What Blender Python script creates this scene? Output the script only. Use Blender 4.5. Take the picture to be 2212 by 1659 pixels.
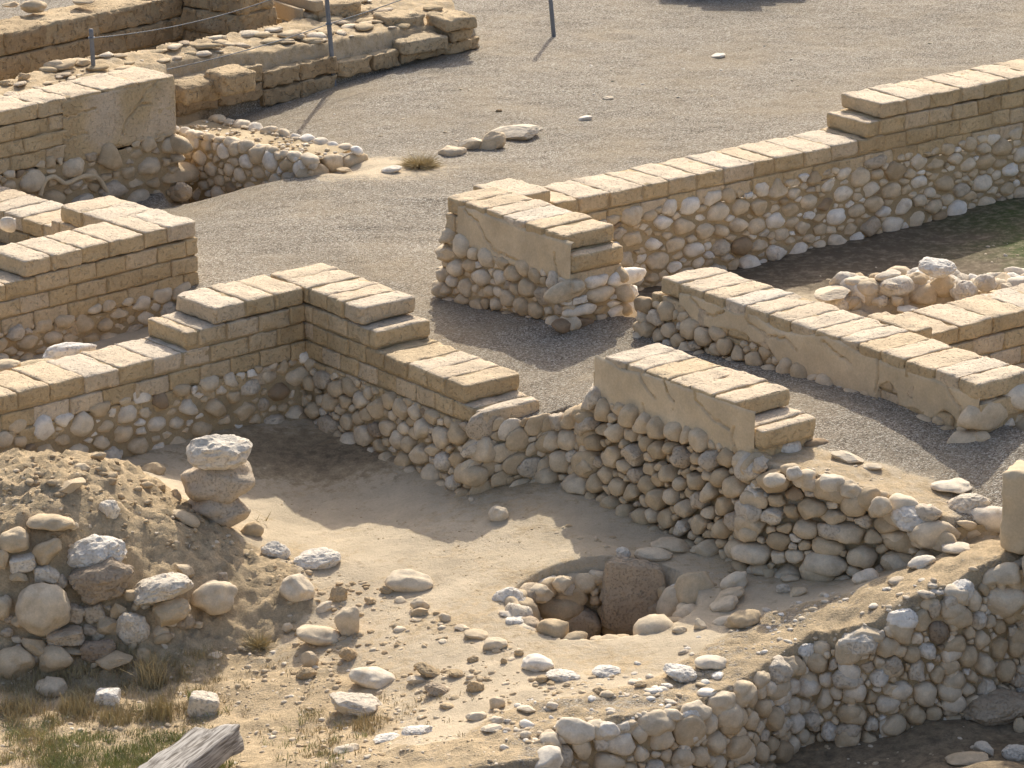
import bpy, bmesh, math
import numpy as np
from mathutils import Vector
sc = bpy.context.scene
for o in list(bpy.data.objects): bpy.data.objects.remove(o)
R = math.radians
# ---------------------------------------------------------------- camera, sky, sun, exposure
CAM_H, PITCH, FPX = 8.0, R(17.8), 12500/1.5624        # FPX: focal length in units of a 2212 px wide picture
cam = bpy.data.cameras.new('camera'); cob = bpy.data.objects.new('camera', cam); sc.collection.objects.link(cob)
cob.location = (0, 0, CAM_H); cob.rotation_euler = (math.pi/2-PITCH, 0, 0)
cam.sensor_width = 36; cam.lens = 36*12500/3456; cam.clip_start = .5; cam.clip_end = 3000
sc.camera = cob
SUN_EL, SUN_AZ = R(38), R(5.5)                         # azimuth measured from +Y towards +X
w = bpy.data.worlds.new('World'); sc.world = w; w.use_nodes = True
nt = w.node_tree; bg = nt.nodes['Background']; sky = nt.nodes.new('ShaderNodeTexSky')
sky.sky_type = 'NISHITA'; sky.sun_disc = False; sky.sun_elevation = SUN_EL; sky.sun_rotation = SUN_AZ
sky.dust_density = 4; sky.ozone_density = .4; sky.air_density = .8
nt.links.new(sky.outputs[0], bg.inputs[0]); bg.inputs[1].default_value = .15
sl = bpy.data.lights.new('sun', 'SUN'); sl.energy = 3.3; sl.angle = R(.6); sl.color = (1, .945, .83)
so = bpy.data.objects.new('sun', sl); sc.collection.objects.link(so)
sd = Vector((math.sin(SUN_AZ)*math.cos(SUN_EL), math.cos(SUN_AZ)*math.cos(SUN_EL), math.sin(SUN_EL)))
so.rotation_euler = sd.to_track_quat('Z', 'Y').to_euler(); so.location = (5, 30, 20)
sc.view_settings.view_transform = 'Standard'; sc.view_settings.look = 'None'
sc.view_settings.gamma = 1; sc.view_settings.exposure = .46
sc.cycles.max_bounces = 6; sc.cycles.diffuse_bounces = 4

# ---------------------------------------------------------------- projection helpers (v: pixels of a 2212x1659 view)
def un(vx, vy, z):
    cx, cy = vx-1106, 829.5-vy
    dy = math.cos(PITCH)*FPX+math.sin(PITCH)*cy; dz = -math.sin(PITCH)*FPX+math.cos(PITCH)*cy
    t = (z-CAM_H)/dz
    return np.array([cx*t, dy*t])
def mpp(y, z=0):                                       # metres per view pixel at that depth
    return math.hypot(y, CAM_H-z)/FPX

# ---------------------------------------------------------------- numpy noise
_rs = np.random.RandomState(7); _PT = _rs.rand(64, 64, 64).astype(np.float32)
def vnoise(p):
    p = np.asarray(p, float); i = np.floor(p).astype(int); f = p-i; f = f*f*(3-2*f); i0 = i & 63; i1 = (i+1) & 63
    x0, y0, z0 = i0.T; x1, y1, z1 = i1.T; fx, fy, fz = f.T
    a = _PT[x0, y0, z0]*(1-fx)+_PT[x1, y0, z0]*fx; b = _PT[x0, y1, z0]*(1-fx)+_PT[x1, y1, z0]*fx
    c = _PT[x0, y0, z1]*(1-fx)+_PT[x1, y0, z1]*fx; d = _PT[x0, y1, z1]*(1-fx)+_PT[x1, y1, z1]*fx
    return ((a*(1-fy)+b*fy)*(1-fz)+(c*(1-fy)+d*fy)*fz)*2-1
def fbm(p, oct=3, gain=.5):
    p = np.asarray(p, float); s = 0; a = 1
    for k in range(oct):
        s = s+a*vnoise(p*(2.03**k)+k*17.3); a *= gain
    return s
def fbm2(x, y, sc_, oct=3, off=0):
    p = np.stack([np.ravel(x)*sc_+off, np.ravel(y)*sc_+off*.7, np.full(np.size(x), off*1.3)], 1)
    return fbm(p, oct).reshape(np.shape(x))

# ---------------------------------------------------------------- mesh accumulator
COL = sc.collection
class Acc:
    def __init__(s): s.v = []; s.f = []; s.t = []; s.m = []; s.n = 0
    def add(s, v, f, tone=.5, mat=0):
        v = np.asarray(v, np.float32); s.v.append(v)
        for arr in (f if isinstance(f, list) else [f]):
            s.f.append(np.asarray(arr, np.int32)+s.n); s.m.append(np.full(len(arr), mat, np.int32))
        s.t.append(np.broadcast_to(np.asarray(tone, np.float32), (len(v),)).copy()); s.n += len(v)
    def build(s, name, mats, parent=None, loc=None, smooth=True):
        me = bpy.data.meshes.new(name)
        V = np.concatenate(s.v); T = np.concatenate(s.t)
        org = np.zeros(3)
        if parent is not None: org = np.array(parent.location)
        elif loc is not None: org = np.array(loc)
        V = V-org
        nl = sum(a.size for a in s.f); nf = sum(len(a) for a in s.f)
        me.vertices.add(len(V)); me.vertices.foreach_set('co', V.astype(np.float32).ravel())
        me.loops.add(nl); me.polygons.add(nf)
        me.loops.foreach_set('vertex_index', np.concatenate([a.ravel() for a in s.f]).astype(np.int32))
        tot = np.concatenate([np.full(len(a), a.shape[1], np.int32) for a in s.f])
        me.polygons.foreach_set('loop_start', np.concatenate([[0], np.cumsum(tot)[:-1]]).astype(np.int32))
        try: me.polygons.foreach_set('loop_total', tot)
        except Exception: pass
        me.polygons.foreach_set('material_index', np.concatenate(s.m))
        me.polygons.foreach_set('use_smooth', np.full(nf, smooth))
        me.update(calc_edges=True)
        at = me.attributes.new('tone', 'FLOAT', 'POINT'); at.data.foreach_set('value', T)
        for m in (mats if isinstance(mats, (list, tuple)) else [mats]): me.materials.append(m)
        o = bpy.data.objects.new(name, me); COL.objects.link(o)
        if parent is not None: o.parent = parent
        elif loc is not None: o.location = org
        return o
def thing(name, label, cat, loc, group=None):
    o = bpy.data.objects.new(name, None); COL.objects.link(o); o.location = (float(loc[0]), float(loc[1]), float(loc[2]) if len(loc) > 2 else 0)
    o.empty_display_size = .1
    o['label'] = label; o['category'] = cat; o['kind'] = 'thing'
    if group: o['group'] = group
    bpy.context.view_layer.update()
    return o
def tag(o, label, cat, group=None, kind=None):
    o['label'] = label; o['category'] = cat
    if group: o['group'] = group
    if kind: o['kind'] = kind
    return o

# ---------------------------------------------------------------- materials
def mat(name, ramp, speck=.25, speck_scale=60, mottle=.18, mottle_scale=4, bump=.4, bump_scale=45, bump2=.0, rough=.92, pits=0, dist=.01, stain=None, streak=None):
    m = bpy.data.materials.new(name); m.use_nodes = True; N = m.node_tree.nodes; K = m.node_tree.links
    b = N['Principled BSDF']; b.inputs['Roughness'].default_value = rough; b.inputs['Specular IOR Level'].default_value = .15
    at = N.new('ShaderNodeAttribute'); at.attribute_name = 'tone'
    cr = N.new('ShaderNodeValToRGB'); cr.color_ramp.interpolation = 'LINEAR'
    while len(cr.color_ramp.elements) < len(ramp): cr.color_ramp.elements.new(.5)
    for e, (p, c) in zip(cr.color_ramp.elements, ramp): e.position = p; e.color = (*c, 1)
    K.new(at.outputs['Fac'], cr.inputs[0])
    tc = N.new('ShaderNodeTexCoord'); gm = N.new('ShaderNodeNewGeometry')
    pos = gm.outputs['Position']
    def noise(scale, det=4, r=.6):
        n = N.new('ShaderNodeTexNoise'); n.inputs['Scale'].default_value = scale; n.inputs['Detail'].default_value = det; n.inputs['Roughness'].default_value = r
        K.new(pos, n.inputs['Vector']); return n.outputs['Fac']
    def maprange(x, a, b_, c, d):
        n = N.new('ShaderNodeMapRange'); K.new(x, n.inputs[0])
        for i, v in enumerate((a, b_, c, d)): n.inputs[i+1].default_value = v
        return n.outputs[0]
    def mul(col, fac):
        n = N.new('ShaderNodeVectorMath'); n.operation = 'SCALE'; K.new(col, n.inputs[0]); K.new(fac, n.inputs['Scale']); return n.outputs[0]
    c = cr.outputs[0]
    c = mul(c, maprange(noise(mottle_scale, 5), .3, .7, 1-mottle, 1+mottle))
    c = mul(c, maprange(noise(speck_scale, 3, .8), .3, .7, 1-speck, 1+speck))
    if stain:
        mx = N.new('ShaderNodeMix'); mx.data_type = 'RGBA'
        K.new(maprange(noise(stain[1], 5, .65), stain[2], stain[2]+.08, 0, stain[3]), mx.inputs[0]); K.new(c, mx.inputs[6]); mx.inputs[7].default_value = (*stain[0], 1); c = mx.outputs[2]
    h = noise(bump_scale, 6, .7)
    if pits:
        v = N.new('ShaderNodeTexNoise'); v.inputs['Scale'].default_value = pits; v.inputs['Detail'].default_value = 2; K.new(pos, v.inputs['Vector'])
        pm = maprange(v.outputs['Fac'], .34, .42, -1.6, 0)
        ad = N.new('ShaderNodeMath'); ad.operation = 'ADD'; K.new(h, ad.inputs[0]); K.new(pm, ad.inputs[1]); h = ad.outputs[0]
    bp = N.new('ShaderNodeBump'); bp.inputs['Strength'].default_value = bump; bp.inputs['Distance'].default_value = dist
    K.new(h, bp.inputs['Height']); K.new(bp.outputs[0], b.inputs['Normal'])
    K.new(c, b.inputs['Base Color'])
    return m
M = {}
M['adobe'] = mat('adobe', [(0, (.42, .30, .165)), (.4, (.57, .43, .25)), (.6, (.625, .50, .35)), (1, (.63, .545, .43))], speck=.15, mottle=.14, mottle_scale=5, bump=.7, bump_scale=55, pits=38, dist=.012)
M['adobe_old'] = mat('adobe_old', [(0, (.36, .25, .14)), (.5, (.48, .36, .215)), (1, (.60, .49, .33))], speck=.18, mottle=.25, mottle_scale=3, bump=.8, bump_scale=35, pits=25, dist=.02)
M['plaster'] = mat('mud_plaster', [(0, (.50, .385, .235)), (.5, (.62, .49, .315)), (1, (.69, .56, .38))], speck=.09, mottle=.17, mottle_scale=3.5, bump=.25, bump_scale=60, dist=.006)
M['mortar'] = mat('mud_mortar', [(0, (.34, .25, .14)), (.5, (.48, .37, .225)), (1, (.57, .46, .30))], speck=.14, mottle=.16, mottle_scale=5, bump=.8, bump_scale=45, dist=.015)
M['stone'] = mat('field_stone', [(0, (.11, .085, .065)), (.12, (.27, .19, .12)), (.3, (.50, .38, .235)), (.55, (.60, .475, .315)), (.8, (.69, .58, .425)), (1, (.84, .78, .68))],
    speck=.10, speck_scale=90, mottle=.18, mottle_scale=12, bump=.6, bump_scale=30, dist=.011, stain=((.46, .34, .21), 7, .57, .4))
M['limestone'] = mat('limestone', [(0, (.24, .18, .13)), (.35, (.48, .38, .265)), (.7, (.68, .59, .46)), (1, (.84, .79, .70))],
    speck=.12, speck_scale=70, mottle=.14, mottle_scale=8, bump=.7, bump_scale=30, pits=70, dist=.010, stain=((.40, .29, .18), 8, .57, .45))
M['clod'] = mat('earth_clod', [(0, (.30, .19, .10)), (.5, (.50, .375, .225)), (1, (.60, .48, .32))], speck=.2, bump=.8, bump_scale=50, dist=.012)
M['wood'] = mat('old_wood', [(0, (.20, .17, .14)), (1, (.5, .47, .43))], speck=.2, speck_scale=50, mottle=.1, bump=.5, bump_scale=70)
M['board'] = mat('pale_board', [(0, (.34, .26, .16)), (1, (.5, .40, .27))], speck=.1, mottle=.1, bump=.3)
M['metal'] = mat('galvanised_steel', [(0, (.18, .19, .2)), (1, (.24, .25, .26))], speck=.1, bump=.1, rough=.55)
M['grass'] = mat('grass', [(0, (.25, .29, .10)), (.4, (.38, .37, .17)), (.5, (.42, .34, .18)), (1, (.50, .40, .23))], speck=.1, mottle=.2, bump=0, rough=.8)
# weathered timber with its grain
def timber():
    m = M['wood']; N = m.node_tree.nodes; K = m.node_tree.links
    tc = N.new('ShaderNodeTexCoord'); mp = N.new('ShaderNodeMapping'); mp.inputs['Scale'].default_value = (70, 4, 70)
    K.new(tc.outputs['Object'], mp.inputs[0]); n = N.new('ShaderNodeTexNoise'); n.inputs['Scale'].default_value = 1; n.inputs['Detail'].default_value = 5
    K.new(mp.outputs[0], n.inputs['Vector'])
    r = N.new('ShaderNodeValToRGB'); r.color_ramp.elements[0].position = .35; r.color_ramp.elements[0].color = (.12, .105, .09, 1); r.color_ramp.elements[1].position = .6; r.color_ramp.elements[1].color = (.38, .355, .32, 1)
    K.new(n.outputs['Fac'], r.inputs[0]); b = N['Principled BSDF']; K.new(r.outputs[0], b.inputs['Base Color'])
    bp = [x for x in N if x.type == 'BUMP'][0]; K.new(n.outputs['Fac'], bp.inputs['Height']); bp.inputs['Strength'].default_value = .9; bp.inputs['Distance'].default_value = .01
timber()
# ground: mask colour attribute 'gm' (R gravel, G brown soil, B dark soil and painted shade, greenish at right)
def ground_mat():
    m = bpy.data.materials.new('ground'); m.use_nodes = True; N = m.node_tree.nodes; K = m.node_tree.links
    b = N['Principled BSDF']; b.inputs['Roughness'].default_value = .95; b.inputs['Specular IOR Level'].default_value = .1
    pos = N.new('ShaderNodeNewGeometry').outputs['Position']
    at = N.new('ShaderNodeAttribute'); at.attribute_name = 'gm'; sp = N.new('ShaderNodeSeparateColor'); K.new(at.outputs['Color'], sp.inputs[0])
    def noise(scale, det=4, r=.6):
        n = N.new('ShaderNodeTexNoise'); n.inputs['Scale'].default_value = scale; n.inputs['Detail'].default_value = det; n.inputs['Roughness'].default_value = r
        K.new(pos, n.inputs['Vector']); return n.outputs['Fac']
    def mr(x, a, b_, c, d):
        n = N.new('ShaderNodeMapRange'); K.new(x, n.inputs[0])
        for i, v in enumerate((a, b_, c, d)): n.inputs[i+1].default_value = v
        return n.outputs[0]
    def mul(col, fac):
        n = N.new('ShaderNodeVectorMath'); n.operation = 'SCALE'
        if isinstance(col, tuple): n.inputs[0].default_value = col
        else: K.new(col, n.inputs[0])
        K.new(fac, n.inputs['Scale']); return n.outputs[0]
    def mix(f, a, b_):
        n = N.new('ShaderNodeMix'); n.data_type = 'RGBA'; K.new(f, n.inputs[0])
        for i, x in ((6, a), (7, b_)):
            if isinstance(x, tuple): n.inputs[i].default_value = (*x, 1)
            else: K.new(x, n.inputs[i])
        return n.outputs[2]
    def math_(op, a, b_):
        n = N.new('ShaderNodeMath'); n.operation = op
        for i, x in ((0, a), (1, b_)):
            if isinstance(x, (int, float)): n.inputs[i].default_value = x
            else: K.new(x, n.inputs[i])
        return n.outputs[0]
    vo = N.new('ShaderNodeTexVoronoi'); vo.inputs['Scale'].default_value = 105; K.new(pos, vo.inputs['Vector'])
    sv = N.new('ShaderNodeSeparateColor'); K.new(vo.outputs['Color'], sv.inputs[0])
    gr = N.new('ShaderNodeValToRGB'); e = gr.color_ramp.elements
    e[0].position = 0; e[0].color = (.15, .125, .095, 1); e[1].position = 1; e[1].color = (.64, .59, .50, 1)
    for p, c in ((.3, (.27, .225, .17)), (.7, (.395, .345, .27))): x = e.new(p); x.color = (*c, 1)
    K.new(sv.outputs[0], gr.inputs[0])
    gravel = mul(gr.outputs[0], mr(noise(1.1, 4), .3, .7, .88, 1.1))
    gravel = mix(mr(noise(.8, 6), .46, .66, 0, .5), gravel, (.40, .32, .215))
    sand = mul((.60, .49, .34), mr(noise(3.0, 5), .3, .7, .80, 1.10)); sand = mul(sand, mr(noise(60, 3, .8), .3, .7, .9, 1.08))
    soil = mul((.53, .405, .25), mr(noise(9, 6, .7), .3, .7, .72, 1.28)); soil = mul(soil, mr(noise(70, 3, .8), .3, .7, .8, 1.2))
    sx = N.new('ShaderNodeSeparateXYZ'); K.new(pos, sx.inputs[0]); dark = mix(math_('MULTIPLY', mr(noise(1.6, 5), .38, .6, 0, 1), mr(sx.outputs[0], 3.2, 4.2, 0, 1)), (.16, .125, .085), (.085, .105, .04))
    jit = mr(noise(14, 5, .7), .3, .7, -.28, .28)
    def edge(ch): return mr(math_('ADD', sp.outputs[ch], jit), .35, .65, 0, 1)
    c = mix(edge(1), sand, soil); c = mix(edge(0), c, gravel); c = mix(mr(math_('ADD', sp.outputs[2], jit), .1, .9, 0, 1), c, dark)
    K.new(c, b.inputs['Base Color'])
    hg = math_('MULTIPLY', vo.outputs['Distance'], mr(sp.outputs[0], 0, 1, .25, 1.6))
    hn = math_('MULTIPLY', noise(28, 6, .75), mr(sp.outputs[1], 0, 1, 1.0, 3.0))
    h = math_('SUBTRACT', hn, hg)
    bp = N.new('ShaderNodeBump'); bp.inputs['Strength'].default_value = .8; bp.inputs['Distance'].default_value = .012
    K.new(h, bp.inputs['Height']); K.new(bp.outputs[0], b.inputs['Normal'])
    return m
M['ground'] = ground_mat()

# ---------------------------------------------------------------- shape prototypes
def ico(sub):
    bm = bmesh.new(); bmesh.ops.create_icosphere(bm, subdivisions=sub, radius=1)
    v = np.array([x.co[:] for x in bm.verts]); f = np.array([[q.index for q in p.verts] for p in bm.faces]); bm.free(); return v, f
ICO = {k: ico(k) for k in (1, 2, 3, 4, 5)}
def cube_grid(n):
    t = np.linspace(-1, 1, n+1); t = np.sign(t)*np.abs(t)**.7
    idx = {}; V = []; F = []
    def vid(i, j, k):
        if (i, j, k) not in idx: idx[(i, j, k)] = len(V); V.append((t[i], t[j], t[k]))
        return idx[(i, j, k)]
    for a in range(n):
        for b in range(n):
            F.append([vid(a, b, 0), vid(a, b+1, 0), vid(a+1, b+1, 0), vid(a+1, b, 0)]); F.append([vid(a, b, n), vid(a+1, b, n), vid(a+1, b+1, n), vid(a, b+1, n)])
            F.append([vid(a, 0, b), vid(a+1, 0, b), vid(a+1, 0, b+1), vid(a, 0, b+1)]); F.append([vid(a, n, b), vid(a, n, b+1), vid(a+1, n, b+1), vid(a+1, n, b)])
            F.append([vid(0, a, b), vid(0, a, b+1), vid(0, a+1, b+1), vid(0, a+1, b)]); F.append([vid(n, a, b), vid(n, a+1, b), vid(n, a+1, b+1), vid(n, a, b+1)])
    return np.array(V), np.array(F)
CG = {n: cube_grid(n) for n in (6, 10, 14)}
def rbox(size, r=.02, seed=0, n=10, rough=.006, chip=.012):
    """rounded, worn block centred on the origin; size = full extents"""
    V, F = CG[n]; h = np.array(size)/2; p = V*h; r = np.minimum(np.broadcast_to(np.array(r, float), (3,)), h*.9)
    inn = np.clip(p, -(h-r), h-r); d = (p-inn)/r; L = np.linalg.norm(d, axis=1, keepdims=True); L[L == 0] = 1; d = d/L
    q = inn+d*r
    on = np.abs(V) > .999; flat = np.linalg.norm(p-inn, axis=1) < 1e-9
    q[flat] = p[flat]
    so_ = seed*3.71
    near = np.sort(1-np.abs(q)/h, axis=1); edge = np.exp(-(near[:, 1]*h.min()/.03)**2)      # near two faces at once
    a = fbm(q*9+so_, 3)*rough*1.6+fbm(q*30+so_+9, 2)*rough*.5-np.clip(fbm(q*13+so_+4, 2)+.15, 0, 1)*edge*chip*1.8
    nn = q/h; nn = nn**5; nn /= np.linalg.norm(nn, axis=1, keepdims=True)+1e-9
    return q+nn*a[:, None], F
def rotz(v, a):
    c, s = math.cos(a), math.sin(a); v = np.array(v); x = v[:, 0]*c-v[:, 1]*s; y = v[:, 0]*s+v[:, 1]*c; return np.stack([x, y, v[:, 2]], 1)
def rmat(rng, amt=1.0):
    ax = rng.normal(size=3); ax /= np.linalg.norm(ax); a = rng.uniform(-math.pi, math.pi)*amt
    K = np.array([[0, -ax[2], ax[1]], [ax[2], 0, -ax[0]], [-ax[1], ax[0], 0]]); return np.eye(3)+math.sin(a)*K+(1-math.cos(a))*K@K
def rock_shape(kind, seed, sub=4):
    """unit rock; kinds: cobble (rounded), slab/angular (planar cuts), rough (pitted limestone), clod"""
    rng = np.random.RandomState(seed); V, F = ICO[sub]; v = V.copy(); so_ = seed*5.13
    if kind == 'cobble':
        for k in range(5):
            n = rng.normal(size=3); n /= np.linalg.norm(n); d = rng.uniform(.66, .92); x = v@n; v = v-n*np.clip(x-d, 0, None)[:, None]*.75
        r = 1+.20*fbm(v*1.1+so_, 2)+.045*fbm(v*3.2+so_, 3)+.012*fbm(v*12+so_, 2); v = v*r[:, None]
    elif kind == 'block':
        v = v/((np.abs(v)**6).sum(1)**(1/6))[:, None]; v = v*(1+.10*fbm(v*1.1+so_, 2)+.05*fbm(v*3.5+so_, 3)+.02*fbm(v*10+so_, 2))[:, None]
    elif kind == 'clod':
        for k in range(9):
            n = rng.normal(size=3); n /= np.linalg.norm(n); d = rng.uniform(.6, .9); x = v@n; v -= n*np.clip(x-d, 0, None)[:, None]*.85
        r = 1+.14*fbm(v*1.6+so_, 3)+.10*fbm(v*5+so_, 3); v = v*r[:, None]
    elif kind == 'rough':
        for k in range(7):
            n = rng.normal(size=3); n /= np.linalg.norm(n); d = rng.uniform(.68, .92); x = v@n; v -= n*np.clip(x-d, 0, None)[:, None]*.8
        n1 = fbm(v*1.5+so_, 3); n2 = np.abs(fbm(v*4.5+so_, 3)); n3 = np.abs(fbm(v*11+so_, 2))
        v = v*(1+.14*n1-.10*n2-.05*n3+.05)[:, None]
    else:
        for k in range(12):
            n = rng.normal(size=3); n /= np.linalg.norm(n); d = rng.uniform(.55, .85); x = v@n; v -= n*np.clip(x-d, 0, None)[:, None]*.98
        v = v*(1+.04*fbm(v*2.2+so_, 3)+.03*fbm(v*8+so_, 3))[:, None]
    return v/np.abs(v).max(0), F

# ---------------------------------------------------------------- wall frames (world positions of the wall front edges)
class Frame:
    """s runs along the front edge, d runs into the wall (away from the visible face), z up"""
    def __init__(s, p0, p1, flip=False):
        s.o = np.array(p0, float); v = np.array(p1, float)-s.o; s.L = np.hypot(*v); s.u = v/s.L
        s.n = np.array([-s.u[1], s.u[0]])*(-1 if flip else 1)
    def w(s, a, d=0): return s.o+s.u*a+s.n*d
    def s_of(s, p): return float((np.array(p)-s.o)@s.u)
    def ang(s): return math.atan2(s.u[1], s.u[0])
CH = .135
T_b1, T_a1, T_b2, T_w3, T_L0, T_a2, T_tl = .72, .60, .50, .45, .40, .43, .72
TH = .5
f_b1 = Frame(un(961, 422, T_b1), un(1218, 507, T_b1))              # n points right/back
f_a1 = Frame(un(1197, 439, T_a1), un(1853, 303, T_a1))
f_b2 = Frame(un(1424, 596, T_b2), un(2117, 830, T_b2))
f_w3 = Frame(un(1302, 766, T_w3), un(1590, 868, T_w3))
C0 = un(660, 619, T_L0)
f_a3 = Frame(C0, un(0, 855, T_L0-2*CH), flip=True)                # runs left from the inner corner
f_b4 = Frame(C0, un(1003, 832, T_L0-2*CH))
f_a2 = Frame(un(427, 476, T_a2), un(52, 564, T_a2), flip=True)
f_tl = Frame(un(377, 160, T_tl), un(0, 240, T_tl), flip=True)
for n_, f_ in list(globals().items()):
    if n_.startswith('f_'): print('FRAME', n_, np.round(f_.o, 2), round(f_.L, 2), round(math.degrees(f_.ang())), np.round(f_.n, 2))

# ---------------------------------------------------------------- the ground's height
def poly_sd(x, y, P):
    """signed distance to polygon (positive inside)"""
    P = np.asarray(P); d = np.full(x.shape, 1e9); ins = np.zeros(x.shape, bool); n = len(P)
    for i in range(n):
        a, b = P[i], P[(i+1) % n]; e = b-a; t = np.clip(((x-a[0])*e[0]+(y-a[1])*e[1])/(e@e+1e-12), 0, 1)
        d = np.minimum(d, np.hypot(x-a[0]-t*e[0], y-a[1]-t*e[1]))
        c = ((a[1] > y) != (b[1] > y)) & (x < (b[0]-a[0])*(y-a[1])/(b[1]-a[1]+1e-12)+a[0]); ins ^= c
    return np.where(ins, d, -d)
def idw(x, y, C, pw=1.6, eps=.02):
    s = 0; w_ = 0
    for (vx, vy, z) in C:
        p = un(vx, vy, z); q = 1/((x-p[0])**2+(y-p[1])**2+eps)**pw; s = s+q*z; w_ = w_+q
    return s/w_
class RBF:
    """smooth surface through scattered control points (vx, vy, z) or (vx, vy, None, y)"""
    def __init__(s, C, c=.12, lam=2e-3, extra=()):
        P = []; Z = []
        for q in C:
            z = q[2] if q[2] is not None else CAM_H-q[3]*math.tan(PITCH+math.atan((q[1]-829.5)/FPX))
            P.append(un(q[0], q[1], z)); Z.append(z)
        for e_ in extra: P.append(np.array(e_[:2])); Z.append(e_[2])
        s.P = np.array(P); Z = np.array(Z); s.c = c; n = len(P)
        D = np.sqrt(((s.P[:, None]-s.P[None])**2).sum(-1)+c*c); A = np.zeros((n+3, n+3)); A[:n, :n] = D-lam*40*np.eye(n); A[:n, n:] = np.c_[np.ones(n), s.P]; A[n:, :n] = A[:n, n:].T
        s.w = np.linalg.solve(A, np.r_[Z, 0, 0, 0]); s.lo, s.hi = Z.min(), Z.max()
        s.gx = np.arange(-7.2, 7.3, .07); s.gy = np.arange(13.8, 46.3, .07); X, Y = np.meshgrid(s.gx, s.gy)
        G = s.w[n]+s.w[n+1]*X+s.w[n+2]*Y
        for (px_, py_), w_ in zip(s.P, s.w): G += w_*np.sqrt((X-px_)**2+(Y-py_)**2+c*c)
        s.G = np.clip(G, s.lo-.12, s.hi+.05)
    def __call__(s, x, y):
        u = np.clip((x+7.2)/.07, 0, s.G.shape[1]-1.001); v = np.clip((y-13.8)/.07, 0, s.G.shape[0]-1.001); i = u.astype(int); j = v.astype(int); u = u-i; v = v-j
        return (s.G[j, i]*(1-u)+s.G[j, i+1]*u)*(1-v)+(s.G[j+1, i]*(1-u)+s.G[j+1, i+1]*u)*v
def sstep(t): t = np.clip(t, 0, 1); return t*t*(3-2*t)
GRAVEL = [(955, 643, -.085), (1218, 690, .06), (1400, 735, .02), (2110, 910, .17), (2212, 1000, .12), (1700, 960, .12), (1273, 877, .02), (1165, 900, -.12), (1000, 750, -.08),
          (450, 615, -.08), (600, 480, -.05), (900, 500, -.05), (385, 440, -.30), (480, 415, -.20), (600, 384, -.08), (760, 372, .0), (450, 520, -.12), (1700, 1035, .10), (1950, 1080, .0), (2100, 1060, -.05), (1300, 330, 0), (900, 150, 0), (1300, 80, 0), (1900, 100, 0),
          (1100, 900, -.12), (1250, 925, -.06), (2190, 1150, -.1)]
NEAR = [(330, 985, -.55), (680, 905, -.57), (857, 985, -.57), (1000, 1047, -.58), (1103, 1095, -.58), (1225, 1130, -.58), (1300, 1215, -.60), (1400, 1165, -.60), (1600, 1170, -.56), (1710, 1215, -.56), (1830, 1245, -.57),
        (575, 1065, -.72), (650, 1065, -.74), (620, 1130, -.77), (800, 1120, -.75), (760, 1230, -.74), (1000, 1250, -.72), (1100, 1200, -.67), (1050, 1330, -.74), (1300, 1430, -.74), (1150, 1430, -.75), (900, 1400, -.82), (1550, 1300, -.66), (1650, 1260, -.6),
        (700, 1400, -.92), (750, 1560, -.98), (900, 1540, -.9), (1000, 1500, -.82), (600, 1500, -1.02), (400, 1500, -1.08), (200, 1520, -1.1), (0, 1540, -1.1), (0, 1640, -1.12), (300, 1640, -1.12), (600, 1600, -1.05),
        (-150, 960, -.1), (0, 975, -.12), (100, 982, -.12), (215, 990, -.15), (270, 1012, -.2), (330, 1055, -.32), (400, 1105, -.44), (460, 1150, -.59), (520, 1185, -.66), (500, 1140, -.63), (440, 1120, -.54), (600, 1240, -.76),
        (0, 1090, -.2), (150, 1090, -.2), (280, 1110, -.3), (-150, 1170, None, 22.6), (0, 1165, None, 22.6), (110, 1165, None, 22.65), (220, 1190, None, 22.75), (330, 1210, None, 22.85), (430, 1210, None, 22.95),
        (0, 1300, None, 22.42), (100, 1300, None, 22.45), (200, 1300, None, 22.5), (300, 1300, None, 22.5), (0, 1400, None, 22.38), (150, 1400, None, 22.38), (300, 1370, None, 22.42), (400, 1290, None, 22.62), (470, 1280, None, 22.72), (440, 1370, None, 22.52), (560, 1300, None, 22.85), (540, 1370, None, 22.6), (640, 1310, -.84),
        (0, 1445, -1.08), (150, 1445, -1.08), (300, 1430, -1.05), (450, 1400, -1.01), (600, 1380, -.98),
        (1150, 1560, -.72), (1300, 1500, -.68), (1500, 1420, -.66), (1650, 1350, -.6), (1850, 1300, -.42), (2000, 1240, -.24), (2212, 1190, -.13), (1880, 1265, -.36), (1760, 1300, -.53), (2100, 1205, -.16), (1900, 1235, -.50), (1500, 1520, -.68), (1700, 1410, -.62), (1900, 1340, -.42), (2212, 1212, -.17), (2060, 1270, -.25), (1000, 1640, -.76), (800, 1655, -.82), (650, 1645, -.95), (760, 1622, -.87), (900, 1600, -.80), (1000, 1605, -.77)]
WF_FRONT = [(560, 1760, -.92), (900, 1700, -.82), (1190, 1650, -.72), (1200, 1585, -.70), (1330, 1572, -.69), (1480, 1545, -.68), (1590, 1500, -.67), (1690, 1440, -.66), (1750, 1395, -.60), (1840, 1372, -.48), (1930, 1335, -.39), (2060, 1275, -.26), (2212, 1215, -.17), (2500, 1120, -.12)]
PIT_C, PIT_R = un(1300, 1314, -.74), .50
wf = [un(*p) for p in WF_FRONT]
ext_front = [f_w3.w(f_w3.L+.1, .03), un(1640, 1000, .12), un(1800, 1040, .07), un(1950, 1085, -.01), un(2040, 1125, -.06), un(2150, 1118, -.08)]
e4 = f_b4.s_of(un(1037, 891, T_L0-3*CH))
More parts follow.
